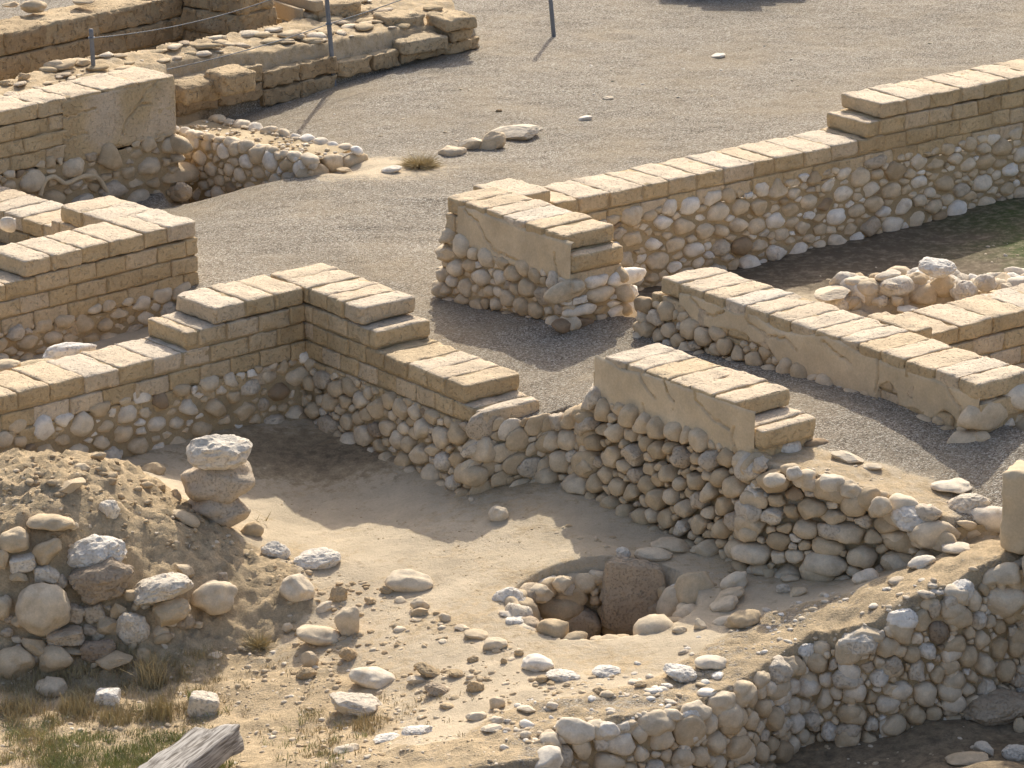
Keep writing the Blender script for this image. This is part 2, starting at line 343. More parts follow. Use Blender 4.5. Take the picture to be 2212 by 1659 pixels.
near_poly = [f_a3.w(9, .25), f_a3.w(-.25, .25), f_b4.w(-.25, .25)*0+f_b4.w(0, .22), f_b4.w(e4-.02, .2), f_b4.w(e4+.0, .10), f_w3.w(-.42, .04), f_w3.w(-.08, .10), f_w3.w(f_w3.L, .12)]+ext_front+[un(2180, 1105, -.08), un(2330, 1060, -.08), np.array([9, 24.]), np.array([9, 10]), np.array([-9, 10])]
trench_poly = [p for p in wf]+[np.array([9, 10.]), np.array([wf[0][0]-.2, 10.])]
room_r = [f_a1.w(.1, .2), f_a1.w(7, .2), f_a1.w(7, -3), f_b2.w(f_b2.L+.3, .3), f_b2.w(0, .3), f_b2.w(-.25, .3), f_b1.w(1.3, .3)]
pit_lw = [un(385, 441, -.30), un(480, 415, -.20), un(600, 384, -.08), un(690, 367, -.04), un(762, 372, 0), un(800, 362, 0), un(700, 330, .0), un(560, 290, .0), un(380, 236, -.1), un(330, 300, -.1)]
gap23 = [f_a2.w(0.1, .2), f_a2.w(6, .2), f_a3.w(6, .3), f_a3.w(0.6, .3)]
a2in = [f_a2.w(.55, .3), f_a2.w(6, .3), f_a2.w(6, 3), f_a2.w(.6, 3)]
TW = [(1030, 102, .0), (930, 118, 0), (720, 168, 0), (560, 205, .0), (372, 243, .0), (330, 215, .40), (0, 238, .60), (-300, 290, .60), (-300, 240, .57), (0, 190, .52), (140, 150, .50), (300, 118, .46), (440, 90, .43), (560, 58, .42), (690, 18, .36), (760, -10, .3), (980, -10, .3), (1000, 55, .2)]
tw_poly = [un(*p) for p in TW]
TWZ = [(0, 200, .58), (100, 175, .55), (200, 165, .53), (300, 140, .48), (450, 130, .43), (560, 140, .36), (720, 100, .34), (850, 70, .3), (1000, 40, .26), (650, 60, .36), (450, 165, .36), (400, 170, .36), (600, 160, .3), (800, 130, .26), (950, 90, .24)]
exc_poly = [un(-300, 190, .57)+[0, .4], un(0, 188, .52), un(140, 150, .50), un(300, 118, .46), un(440, 90, .43), un(560, 58, .42), un(690, 18, .36), un(690, -60, .3), un(0, -60, .3), un(-300, -60, .3)]
R_G, R_N, R_T = RBF(GRAVEL, .3), RBF(NEAR, .10, extra=[(*f_a3.w(q_, -.06), -.52) for q_ in (.9, 1.4, 1.9, 2.4, 3.0, 3.6)]), RBF(TWZ, .3)
def zone(x, y, P, wid): return sstep(poly_sd(x, y, P)/wid+.5)
def gz(x, y, masks=False):
    x = np.asarray(x, float); y = np.asarray(y, float); sh = x.shape; x = np.atleast_1d(x); y = np.atleast_1d(y)
    z = np.full(x.shape, 0.); cl = (np.abs(x) < 7) & (y < 46) & (y > 14)
    X, Y = x[cl], y[cl]
    g = R_G(X, Y)+.012*fbm2(X, Y, 1.7, 3)+.006*fbm2(X, Y, 7, 2, 3)+.005*fbm2(X*.45-Y*.1, Y*1.5, 4.5, 3, 12)
    gr = np.ones(X.shape); so_ = np.zeros(X.shape); dk = np.zeros(X.shape)
    n = R_N(X, Y)
    wn = zone(X, Y, near_poly, .06); z1 = g*(1-wn)+n*wn
    # masks
    gr *= 1-wn
    mound = zone(X, Y, [un(-200, 960, -.1), un(215, 975, -.17), un(300, 1000, -.25), un(480, 1110, -.5), un(640, 1240, -.8), un(680, 1330, -.9), un(560, 1420, -1), un(300, 1460, -1.08), un(-200, 1470, -1.1)], .25)
    low = zone(X, Y, [un(-200, 1430, -1.1), un(500, 1400, -1.05), un(800, 1450, -.95), un(900, 1600, -.95), un(800, 1800, -1), un(-200, 1800, -1.1)], .5)
    far_l = zone(X, Y, [un(600, 1300, -.8), un(900, 1330, -.78), un(1000, 1500, -.8), un(800, 1650, -.95), un(500, 1500, -1)], .5)
    so_ = np.maximum(so_, wn*np.maximum(mound*1.0, np.maximum(low*.75, far_l*.45)))
    z1 = z1+wn*(mound*(.04*fbm2(X, Y, 4, 4, 2)+.045*np.abs(fbm2(X, Y, 10, 3, 9))+.018*fbm2(X, Y, 28, 2, 4))+low*.03*fbm2(X, Y, 5, 3, 5)+.009*fbm2(X, Y, 3, 3, 1)+.003*fbm2(X, Y, 17, 3, 7))
    so_ = np.maximum(so_, wn*(.24+.36*fbm2(X, Y, 1.6, 4, 15)))
    # sandy room floor browner along the wall feet, darker in the inner corner
    rim = np.clip(1-np.abs(poly_sd(X, Y, near_poly))/.75, 0, 1)
    so_ = np.maximum(so_, wn*rim*.72)
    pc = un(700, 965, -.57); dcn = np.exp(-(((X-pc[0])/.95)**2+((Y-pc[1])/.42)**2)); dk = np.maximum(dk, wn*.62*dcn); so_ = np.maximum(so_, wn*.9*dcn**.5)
    # wall top in front: pebbly
    wfd = poly_sd(X, Y, trench_poly); band = sstep((wfd+.62)/.12)*wn*(Y < 24)
    nz = .5+.5*fbm2(X, Y, 2.5, 3, 6)
    gr = np.maximum(gr, band*(.10+.5*nz)); so_ = np.maximum(so_, band*.75)
    z1 = z1+band*(.022*fbm2(X, Y, 8, 4, 4)+.02)
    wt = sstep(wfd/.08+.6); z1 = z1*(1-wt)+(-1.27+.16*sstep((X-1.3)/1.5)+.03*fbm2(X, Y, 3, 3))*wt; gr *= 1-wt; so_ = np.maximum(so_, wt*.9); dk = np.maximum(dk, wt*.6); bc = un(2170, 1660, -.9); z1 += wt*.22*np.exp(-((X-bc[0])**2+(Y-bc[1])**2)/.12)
    eb = sstep((-poly_sd(X, Y, near_poly)+.02)/.05)*(1-sstep((-poly_sd(X, Y, near_poly)-.38)/.18))*sstep((X-1.55)/.2)*(1-sstep((X-2.75)/.2))*(Y < 24)
    gr = gr*(1-eb); so_ = np.maximum(so_, eb*.55)
    # pit
    pr_ = np.hypot((X-PIT_C[0])/1.06, (Y-PIT_C[1])/1.0); wp = sstep((PIT_R+.05-pr_)/.08+.5); z1 = z1*(1-wp)+(-1.32)*wp; so_ = np.maximum(so_*(1-wp), wp*.8); gr *= 1-wp
    # right room
    wr = zone(X, Y, room_r, .08); z1 = z1*(1-wr)+(-.25+.05*sstep((X-3)/1.5)+.02*fbm2(X, Y, 2, 3))*wr; gr *= 1-wr
    hy = un(2030, 640, .05)[1]+.22; hp = np.exp(-np.clip(np.abs(Y-hy)-.12, 0, 9)**2/.02)*sstep((X-2.3)/.35); z1 = z1+wr*.30*hp*(1+.25*fbm2(X, Y, 4, 3)); dk = dk*(1-hp)
    cut = sstep((X-(3.75+.35*(Y-26.3)))/.25); dk = np.maximum(dk, wr*.85*sstep((Y-27.75-.1*(X-2))/.45)); so_ = np.maximum(so_*(1-wr), wr*.25)  # dark floor cut at the wall's shadow line: painted shade over dark soil
    # low zone around the little cobble wall
    wl = zone(X, Y, pit_lw, .22); dl = np.clip((X-un(385, 400, -.4)[0])/(un(760, 370, 0)[0]-un(385, 400, -.4)[0]), 0, 1)
    z1 = z1*(1-wl)+(-.62+.58*dl)*wl; gr *= 1-wl; so_ = np.maximum(so_*(1-wl), wl*.35)
    wg = zone(X, Y, gap23, .08); z1 = z1*(1-wg)+(-.32)*wg; gr *= 1-wg
    wa = zone(X, Y, a2in, .08); z1 = z1*(1-wa)+(-.05)*wa; gr *= 1-wa
    wt = zone(X, Y, tw_poly, .08); tz = R_T(X, Y)+.025*fbm2(X, Y, 5, 3)+.012*fbm2(X, Y, 14, 3); z1 = z1*(1-wt)+tz*wt; gr *= 1-wt; so_ = np.maximum(so_*(1-wt), wt*.62)
    we = zone(X, Y, exc_poly, .08); z1 = z1*(1-we)+(-.7)*we; gr *= 1-we; so_ = np.maximum(so_*(1-we), we*.8)
    # sandy bare patch by the outcrop
    pt = un(800, 362, 0); d = np.hypot((X-pt[0])/.9, (Y-pt[1])/.6); gr *= 1-.9*np.exp(-d**2*1.5)
    gr *= 1-.35*sstep((Y-31)/4)*sstep((1.5-X)/3+.3)*(.5+.5*fbm2(X, Y, 1.1, 3, 8))
    z[cl] = z1
    if not masks: return z.reshape(sh)
    G = np.ones(x.shape); S = np.zeros(x.shape); D = np.zeros(x.shape); G[cl] = gr; S[cl] = so_; D[cl] = dk
    return z.reshape(sh), G.reshape(sh), S.reshape(sh), D.reshape(sh)
HG = None
def hlook(x, y):
    x0, y0, st, G = HG; u = np.clip((np.asarray(x)-x0)/st, 0, G.shape[1]-1.001); v = np.clip((np.asarray(y)-y0)/st, 0, G.shape[0]-1.001); i = u.astype(int); j = v.astype(int); u = u-i; v = v-j
    return (G[j, i]*(1-u)+G[j, i+1]*u)*(1-v)+(G[j+1, i]*(1-u)+G[j+1, i+1]*u)*v
def hits(vx, vy):
    """first crossing of the view rays with the ground"""
    vx = np.atleast_1d(np.asarray(vx, float)); vy = np.atleast_1d(np.asarray(vy, float)); cy = 829.5-vy
    dy = math.cos(PITCH)*FPX+math.sin(PITCH)*cy; dz = -math.sin(PITCH)*FPX+math.cos(PITCH)*cy; sx = (vx-1106)/dy; sz = dz/dy
    Ys = np.arange(17.3, 45, .02)[:, None]; below = (CAM_H+Ys*sz) < hlook(Ys*sx, Ys+0*sx); k = below.argmax(0); Y = Ys[k, 0]
    for _ in range(8):                       # refine inside the last step
        pass
    return np.stack([Y*sx, Y, CAM_H+Y*sz], 1)
def hit(vx, vy, z0=0): return hits(vx, vy)[0]
def make_ground():
    def ax(a, b, st, outs): return np.concatenate([-np.array(outs[::-1])+a, np.arange(a, b, st), b+np.array(outs)])
    outs = [.3, 1, 3, 8, 20, 60, 200]
    xs = ax(-5.6, 5.6, .026, outs)
    ys = np.concatenate([[-150, -40, 0, 8, 14, 16], np.arange(17.2, 27.5, .026), np.arange(27.5, 42, .04), [43, 46, 52, 65, 90, 160, 400]])
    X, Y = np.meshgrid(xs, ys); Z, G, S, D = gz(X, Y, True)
    global HG; hx = np.arange(-6.5, 6.5, .04); hy = np.arange(17, 45.5, .04); HX, HY = np.meshgrid(hx, hy); HG = (-6.5, 17., .04, gz(HX, HY))
    nx, ny = len(xs), len(ys); i = np.arange(nx*ny).reshape(ny, nx)
    F = np.stack([i[:-1, :-1], i[:-1, 1:], i[1:, 1:], i[1:, :-1]], -1).reshape(-1, 4)
    a = Acc(); a.add(np.stack([X.ravel(), Y.ravel(), Z.ravel()], 1), F)
    o = a.build('ground', M['ground'])
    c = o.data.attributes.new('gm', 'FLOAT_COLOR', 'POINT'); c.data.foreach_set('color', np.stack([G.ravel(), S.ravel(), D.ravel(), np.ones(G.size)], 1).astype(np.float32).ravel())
    o['kind'] = 'structure'; return o
make_ground()

# ---------------------------------------------------------------- masonry builders
def _facets():
    out = []
    for k in range(24):
        rng = np.random.RandomState(900+k); v = ICO[3][0].copy(); m = rng.randint(0, 9) if k % 3 else 0
        for _ in range(m):
            n = rng.normal(size=3); n /= np.linalg.norm(n); d = rng.uniform(.5, .86); x = v@n; v -= n*np.clip(x-d, 0, None)[:, None]*.85
        out.append(v/np.abs(v).max(0))
    return out
FAC = _facets()
def stone_face(acc, A, B, zt, zb, out, size=.13, aspect=1.25, proud=.6, batter=0., seed=1, tones=(.35, .9), gap=.93, sub=3, mortar=True, dark=.02, rim=0, depth=.5, jag=.03, mort_in=.0, big=0):
    """a face of fitted field stones from A to B (xy); zt/zb: (z at A, z at B); out: outward xy normal; batter: outward lean at the foot in m"""
    rng = np.random.RandomState(seed); A = np.array(A, float); B = np.array(B, float); L = np.hypot(*(B-A)); u = (B-A)/L; out = np.array(out, float); out /= np.hypot(*out)
    zt = np.array(zt, float) if np.size(zt) > 1 else np.array([zt, zt], float); zb = np.array(zb, float) if np.size(zb) > 1 else np.array([zb, zb], float)
    H = max((zt-zb).max(), .02); pts = []
    top = lambda s: zt[0]+(zt[1]-zt[0])*s/L; bot = lambda s: zb[0]+(zb[1]-zb[0])*s/L
    # dart throwing with shrinking radii
    for scale, tries in ((1.28+big, int(14*L*H/size**2*.35)), (1.0, int(40*L*H/size**2)), (.68, int(36*L*H/size**2)), (.42, int(24*L*H/size**2))):
        r = size*.5*scale
        for _ in range(tries):
            s = rng.uniform(0, L); z = rng.uniform(bot(s), top(s)-r*.55+jag*rng.uniform(-1, 1)); rr = r*rng.uniform(.85, 1.15); ok = True
            for (s2, z2, r2) in pts:
                dx = (s-s2)/aspect; dz = z-z2; lim = (rr+r2)*.89
                if dx*dx+dz*dz < lim*lim: ok = False; break
            if ok: pts.append((s, z, rr))
    P = np.array(pts)
    if len(P) == 0: return
    V0, F0 = ICO[sub]
    for i, (s, z, r) in enumerate(P):
        d = P[:, :2]-P[i, :2]; d = d/np.array([aspect, 1]); D = np.hypot(d[:, 0], d[:, 1]); nb = np.where((D > 0) & (D < r*6))[0]
        # in-plane radial function: rounded power cell
        tilt = rng.normal()*.28; ct, st = math.cos(tilt), math.sin(tilt)
        Vb = FAC[rng.randint(24)] if sub == 3 else V0
        a, b, c = Vb[:, 0], Vb[:, 1], Vb[:, 2]
        ph = np.arctan2(b, a); pw = 7 if rng.rand() < .65 else 13; ecc = rng.uniform(.55, 1.0); acc_ = (np.sqrt((np.cos(ph-tilt)/(r*1.75))**2+(np.sin(ph-tilt)/(r*1.7*ecc))**2))**pw
        for j in nb:
            dj = (D[j]**2+r*r-P[j, 2]**2)/(2*D[j]); dj = max(dj, r*.5)*gap; th = math.atan2(d[j, 1], d[j, 0])
            acc_ = acc_+np.clip(np.cos(ph-th)/dj, 0, None)**pw
        rad = acc_**(-1/pw)
        el = 1+.13*np.cos(2*(ph-tilt)); rad = rad*(.92+.08*el)
        rho = np.sqrt(a*a+b*b)
        rho2 = rho**rng.uniform(.75, .95)
        ls = rad*rho2*np.cos(ph)*aspect; lz = rad*rho2*np.sin(ph)
        dep = r*rng.uniform(.85, 1.25)*depth*2
        lc = np.sign(c)*np.abs(c)**.8*dep
        kind = rng.rand(); so_ = seed*11.1+i*2.7
        nz = .13*fbm(V0*1.2+so_, 2)+(.07 if kind < .84 else .14)*fbm(V0*(2.6 if kind < .84 else 2.2)+so_, 4)
        k = (1+nz)
        ls, lz, lc = ls*k, lz*k, lc*k
        f = (top(s)-z)/H; off = batter*f+proud*r*.8-dep*.72+rng.normal()*.008
        xy = A+u*s+out*off
        x = xy[0]+u[0]*ls+out[0]*lc; y = xy[1]+u[1]*ls+out[1]*lc
        q = rng.rand()
        tn = rng.uniform(*tones) if q > dark*2.2 else (rng.uniform(.14, .22) if q < dark else rng.uniform(.22, .38))
        acc.add(np.stack([x, y, z+lz], 1), F0, tn, 0 if kind < .84 else 1)
    if mortar:
        ns, nz_ = max(int(L/.03), 3), max(int((H+.1)/.03), 3); S, T = np.meshgrid(np.linspace(-.02, L+.02, ns), np.linspace(0, 1, nz_))
        zz = (bot(S)-.06)+((top(S)-size*.12)-(bot(S)-.06))*T
        of = batter*(top(S)-zz)/H-mort_in+.010*fbm2(S, zz, 9, 3, seed)-.004
        x = A[0]+u[0]*S+out[0]*of; y = A[1]+u[1]*S+out[1]*of
        i = np.arange(S.size).reshape(S.shape); F = np.stack([i[:-1, :-1], i[:-1, 1:], i[1:, 1:], i[1:, :-1]], -1).reshape(-1, 4)
        acc.add(np.stack([x.ravel(), y.ravel(), zz.ravel()], 1), F, .45+.2*fbm2(S, zz, 3, 2).ravel(), 2)
SM = lambda: [M['stone'], M['limestone'], M['mortar']]
def bricks(acc, fr, zt, courses, th=TH, bl=.25, seed=0, ch=CH, d0=0, tone=.5, gapw=.006, r=.024, rough=.0045, chip=.008, lvl=0, core=True, stag=.5):
    """courses: list of (s0, s1) from the top course down; each brick spans the wall's thickness"""
    rng = np.random.RandomState(seed+1); ang = fr.ang()
    sg = 1 if (fr.n@np.array([-fr.u[1], fr.u[0]])) > 0 else -1
    for k, (s0, s1) in enumerate(courses):
        n = max(1, round((s1-s0)/bl)); cuts = np.linspace(s0, s1, n+1)
        if n > 1: cuts[1:-1] += rng.normal(size=n-1)*bl*.08
        if k % 2 and n > 1: cuts = np.concatenate([[s0], (cuts[:-1]+(cuts[1:]-cuts[:-1])*stag), [s1]])
        for a, b in zip(cuts[:-1], cuts[1:]):
            if b-a < .04: continue
            exposed = k == 0 or a < courses[max(k-1, 0)][0]-.02 or b > courses[max(k-1, 0)][1]+.02
            g = gapw if exposed else gapw*.6
            v, F = rbox((b-a-g, th+rng.normal()*.004, ch-(.003 if exposed else .006)), (r if (a == s0 or b == s1) else .008, r, r*.8) if exposed else (.007, r*.5, r*.5), seed*31+k*17+int(a*100), 14 if exposed else 10, rough, chip if exposed else chip*.8)
            v = rotz(v, ang+rng.normal()*.006)
            c = fr.w((a+b)/2, th/2+d0+rng.normal()*.003)
            v = v+np.array([c[0], c[1], zt-ch*(k+.5)-.001*k+rng.normal()*.0025])
            tv = np.full(len(v), float(np.clip(tone-.10+rng.normal()*.10, 0, 1)))
            if exposed: tv = tv+.27*(CG[14][0][:, 2] > .97)                                # paler upper face
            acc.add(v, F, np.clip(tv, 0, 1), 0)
        if core:
            cv, cf = CG[6]; v = cv*np.array([(s1-s0)/2-.022, th/2-.016, ch/2-(.012 if k == 0 else .004)]); v = rotz(v, ang); c = fr.w((s0+s1)/2, th/2+d0)
            acc.add(v+np.array([c[0], c[1], zt-ch*(k+.5)-(.004 if k == 0 else .012)]), cf, .35, 1)
BM = lambda m='adobe': [M[m], M['mortar']]
def plaster(acc, fr, s0, s1, ztop, zbot, seed=0, out=.012, cracks=(), holes=(), tjag=.025, bjag=.05, res=.009, tone=.6, rise=0):
    ns, nz_ = int((s1-s0)/res), int((ztop-zbot+.02)/res); S, Z = np.meshgrid(np.linspace(s0, s1, ns), np.linspace(zbot, ztop, nz_))
    zt = ztop-tjag*np.clip(.5+.9*fbm2(S, S*0, 2.2, 3, seed+1), 0, 3)
    zb = zbot+bjag*np.clip(.5+1.0*fbm2(S, S*0, 1.9, 4, seed+2), -.2, 3)
    zb = zb+rise*np.clip(1-(S-s0)/(.6*(s1-s0)), 0, 1)
    edge = np.minimum(zt-Z, Z-zb)
    edge = np.minimum(edge, np.minimum(S-s0, s1-S)+.012*fbm2(S, Z, 9, 2, seed)+.012)
    for (hs, hz_, rs, rz) in holes:
        edge = np.minimum(edge, (np.hypot((S-hs)/rs, (Z-hz_)/rz)-1+.35*fbm2(S, Z, 7, 3, seed+5))*min(rs, rz))
    of = out*np.clip((edge+.004)/.008, -1.2, 1)+.006*fbm2(S, Z, 3, 3, seed)+.002*fbm2(S, Z, 25, 2, seed)
    of = of-out*1.1*(np.exp(-(S-s0)/.035)+np.exp(-(s1-S)/.035))-.006*np.exp(-(zt-Z)/.015)
    rng = np.random.RandomState(seed)
    dmin = np.full(S.shape, 9.)
    for pts in cracks:
        pts = np.array(pts, float); fine = []
        for a, b in zip(pts[:-1], pts[1:]):
            m = max(2, int(np.hypot(*(b-a))/.03))
            for t in np.linspace(0, 1, m, endpoint=False): fine.append(a+(b-a)*t+rng.normal(size=2)*.006)
        fine.append(pts[-1]); fine = np.array(fine)
        for a, b in zip(fine[:-1], fine[1:]):
            e = b-a; t = np.clip(((S-a[0])*e[0]+(Z-a[1])*e[1])/(e@e), 0, 1); dmin = np.minimum(dmin, np.hypot(S-a[0]-t*e[0], Z-a[1]-t*e[1]))
    of = of-.032*np.clip(1-dmin/.012, 0, 1)
    keep = edge > -.012
    xy0 = fr.o[0]+fr.u[0]*S-fr.n[0]*of; y0 = fr.o[1]+fr.u[1]*S-fr.n[1]*of
    i = np.arange(S.size).reshape(S.shape); F = np.stack([i[:-1, :-1], i[:-1, 1:], i[1:, 1:], i[1:, :-1]], -1).reshape(-1, 4)
    kf = keep.ravel()[F].all(1); F = F[kf]
    us = np.unique(F); mp = np.zeros(S.size, int); mp[us] = np.arange(len(us))
    V = np.stack([xy0.ravel(), y0.ravel(), Z.ravel()], 1)[us]
    acc.add(V, mp[F], (tone+.25*fbm2(S, Z, 2.5, 3, seed+3).ravel()[us]), 0)
def wall_thing(name, label, fr, zt, group=None):
    c = fr.w(fr.L/2, .25); return thing(name, label, 'wall', (c[0], c[1], 0), group)
def fold(n, s): return -n if s else n

# ---------------------------------------------------------------- WALL: short block wall in the middle (b1)
f = f_b1; t = wall_thing('mud_brick_wall', 'short free standing mud brick wall on cobbles amid the gravel court', f, T_b1)
sS = f.s_of(un(1239, 552, T_b1-CH))
a = Acc(); bricks(a, f, T_b1, [(0, f.L), (0, sS), (0.02, sS-.02)], seed=3, bl=.235, r=.03); a.build('brickwork', BM(), t)
a = Acc(); plaster(a, f, .16, sS-.03, T_b1-.035, T_b1-.37, seed=4, cracks=[[(.25, .66), (.42, .60), (.50, .50), (.60, .42), (.85, .40), (1.1, .37), (1.3, .33)], [(sS-.22, .56), (sS-.2, .47), (sS-.12, .36)]], out=.01, bjag=.04); a.build('plaster', M['plaster'], t)
a = Acc(); zb = (-.17, -.03)
stone_face(a, f.w(.0, 0), f.w(sS-.02, 0), (T_b1-.34, T_b1-.36), zb, -f.n, size=.11, aspect=1.3, proud=.7, batter=.04, seed=11, tones=(.4, .85), gap=.95)
stone_face(a, f.w(sS-.03, 0), f.w(sS-.03, .5), T_b1-2*CH-.09, (-.06, -.03), f.u, size=.105, aspect=2.3, proud=.7, batter=.04, seed=12, tones=(.5, 1), gap=.95)
stone_face(a, f.w(0.02, .5), f.w(0.02, 0), T_b1-.27, -.16, -f.u, size=.09, aspect=1.6, proud=.45, batter=.03, seed=19, tones=(.45, .8), dark=0)
stone_face(a, f.w(sS-.02, .5), f.w(0.5, .5), T_b1-.36, (-.1, -.1), f.n, size=.14, seed=14)
a.build('stone_base', SM(), t)

# ---------------------------------------------------------------- WALL: long one at right (a1)
f = f_a1; t = wall_thing('mud_brick_wall', 'long mud brick wall on cobbles, two courses higher at its right end', f, T_a1)
up0 = f.s_of(un(1899, 222, T_a1+2*CH)); up1 = f.s_of(un(1880, 262, T_a1+CH))
print('a1 steps', up0, up1)
Lr = 6.2; x0 = -.42
a = Acc(); bricks(a, f, T_a1+2*CH, [(up0, Lr), (up0-.17, Lr), (x0+.1, Lr), (x0+.2, Lr)], seed=21, bl=.30); a.build('brickwork', BM(), t)
a = Acc(); bb = f.w(-.10, .02)
ffr = Frame(f.w(-.44, 0), f.w(1, 0)); bricks(a, ffr, T_b1, [(0.02, .42)], seed=27, bl=.4, r=.03); a.build('end_brick', BM(), t)
a = Acc(); stone_face(a, f.w(-.3, 0), f.w(Lr, 0), T_a1-2*CH+.0, (-.33, -.17), -f.n, size=.100, aspect=1.5, proud=.5, seed=22, tones=(.45, 1.0), jag=.07, gap=.94, big=.3)
a.build('stone_base', SM(), t)

# ---------------------------------------------------------------- WALL: long plastered wall on the right (b2)
f = f_b2; t = wall_thing('mud_brick_wall', 'long mud brick wall right of the gravel passage with pale peeling plaster', f, T_b2)
a = Acc(); bricks(a, f, T_b2, [(-.0, f.L), (-.10, f.L+.02), (-.12, f.L), (-.12, f.L-.03)], seed=31, bl=.235, r=.03); a.build('brickwork', BM(), t)
a = Acc(); L = f.L
plaster(a, f, .22, L-.0, T_b2-.03, T_b2-.44, seed=33, out=.012, bjag=.14, tjag=.05, rise=.15,
    cracks=[[(.35, .43), (.45, .36), (.6, .33), (.72, .4)], [(.95, .45), (1.0, .38), (1.2, .33), (1.38, .36), (1.5, .3)], [(1.75, .44), (1.9, .38), (2.05, .34)], [(2.3, .44), (2.33, .3), (2.3, .2)], [(2.95, .46), (3.02, .36), (3.12, .30), (3.15, .2)]],
    holes=[(2.42, .17, .12, .10), (.5, .1, .16, .08), (1.1, .06, .12, .05)]); a.build('plaster', M['plaster'], t)
a = Acc()
stone_face(a, f.w(-.16, -.0), f.w(L*.55, -.0), (T_b2-.22, T_b2-.36), (-.08, .0), -f.n, size=.112, aspect=1.15, proud=1.0, batter=.05, seed=34, tones=(.38, .7), gap=.95, mort_in=.04)
stone_face(a, f.w(L*.55, -.0), f.w(L, -.0), T_b2-.37, (-.0, .10), -f.n, size=.11, aspect=1.2, proud=.9, batter=.02, seed=35, tones=(.38, .7))
stone_face(a, f.w(-.15, .5), f.w(-.15, 0), T_b2-.3, -.06, -f.u, size=.15, aspect=1.5, proud=.8, seed=36)
stone_face(a, f.w(L, 0), f.w(L, .5), T_b2-.16, .02, f.u, size=.15, aspect=1.6, proud=.4, seed=37, tones=(.55, .95))
stone_face(a, f.w(L, .5), f.w(-.1, .5), T_b2-.3, -.3, f.n, size=.15, seed=38, sub=2)
a.build('stone_base', SM(), t)

# ---------------------------------------------------------------- WALL: low wall joining it (a5)
g0 = un(1985, 726, .36); g1 = un(2212, 665+24, .36)
fa5 = Frame(f_b2.w(f_b2.s_of(g0), .52), f_b2.w(f_b2.s_of(g0), .52)+f_a1.u)
t = wall_thing('mud_brick_wall', 'low mud brick wall meeting the plastered wall at the right edge, one course lower', fa5, .36)
a = Acc(); bricks(a, fa5, .36, [(0, 2.6)]*4, seed=41, bl=.33); a.build('brickwork', BM(), t)
a = Acc(); fb = Frame(f_b2.w(f_b2.s_of(un(1895, 668, T_b2+.02)), .5), f_b2.w(3, .5)); bricks(a, fb, .505, [(.0, .50)], th=.19, seed=44, bl=.5, r=.025); a.build('loose_brick', BM(), t)

# the low rubble wall in the right hand room
q = un(2030, 650, 0); t = thing('rubble_wall', 'low loose rubble wall standing in the room at the right edge', 'wall', (q[0], q[1], -.2))
a = Acc(); hq = un(2030, 640, .05)[1]+.08
stone_face(a, (2.55, hq+.02), (5.2, hq-.02), (.02, .05), -.28, (0, -1), size=.11, aspect=1.1, proud=.9, seed=46, tones=(.55, .95), gap=.95, batter=.05)
stone_face(a, (5.2, hq+.42), (2.6, hq+.42), .05, -.28, (0, 1), size=.13, seed=47)
rng = np.random.RandomState(41)
for k in range(170):
    x = rng.uniform(2.45, 4.6); y = hq+rng.normal()*.16+.14; r_ = rng.uniform(.04, .115); kd = ['cobble', 'rough', 'slab'][k % 3]; v, F = rock_shape(kd, 1200+k, 3); v = (v*np.array([r_*1.2, r_, r_*.8]))@rmat(rng, .3).T
    a.add(v+np.array([x, y, float(hlook(x, y))+r_*.25]), F, rng.uniform(.5, .95), 1 if kd == 'rough' else 0)
a.build('stonework', SM(), t)

# ---------------------------------------------------------------- WALL: middle plastered block over the tall cobble face (w3)
f = f_w3; L = f_w3.s_of(un(1590, 868, T_w3)); sR = f.s_of(un(1600, 930, T_w3-CH))
print('w3', L, sR)
t = wall_thing('mud_brick_wall', 'plastered block of six bricks on the tall cobble face in the centre', f, T_w3)
a = Acc(); bricks(a, f, T_w3, [(0, L), (-.12, sR+.1), (.02, sR+.06)], seed=51, bl=.232, r=.03); a.build('brickwork', BM(), t)
a = Acc(); plaster(a, f, -.09, sR+.02, T_w3-.025, T_w3-.40, seed=53, out=.012, bjag=.12, tjag=.04,
    cracks=[[(.30, .44), (.40, .40), (.48, .32), (.55, .28)], [(.62, .42), (.66, .34), (.74, .30)], [(L-.42, .44), (L-.36, .35), (L-.2, .28), (L-.05, .25)], [(L+.0, .28), (L-.02, .20), (L+.02, .12)], [(.42, .2), (.45, .12), (.43, .08)]]); a.build('plaster', M['plaster'], t)
a = Acc()
stone_face(a, f.w(-.10, 0), f.w(sR, 0), (.13, .11), (-.74, -.60), -f.n, size=.115, aspect=1.05, proud=1.1, batter=.16, seed=54, tones=(.34, .68), gap=.95, depth=.62, mort_in=.055)
stone_face(a, f.w(-.08, .3), f.w(-.1, 0), .08, -.1, -f.u, size=.12, seed=56, proud=.8)
stone_face(a, f.w(sR+.08, .02), f.w(sR+.08, .5), T_w3-.33, .06, f.u, size=.10, aspect=1.8, proud=.2, seed=57)
# continuation to the right: earth-topped cobble wall
pts = [f.w(sR, .0)]+[np.array(p) for p in ext_front[1:5]]
zt_ = [.11, .11, .06, -.02, -.08]
zb_ = [-.64, -.60, -.58, -.56, -.54]
for i in range(len(pts)-1):
    e = (pts[i+1]-pts[i])/np.hypot(*(pts[i+1]-pts[i])); o_ = np.array([e[1], -e[0]]); o_ = -o_ if o_@f.n > 0 else o_
    stone_face(a, pts[i], pts[i+1], (zt_[i], zt_[i+1]), (zb_[i], zb_[i+1]), o_, size=.116, aspect=1.3, proud=.95, batter=.12, seed=160+i, tones=(.36, .8), gap=.97, depth=.6, mort_in=.05)
stone_face(a, pts[-1], un(2150, 1118, -.08), -.1, -.5, f.u, size=.13, aspect=1.8, proud=.5, seed=66, tones=(.5, .9), batter=.05)
a.build('stone_base', SM(), t)

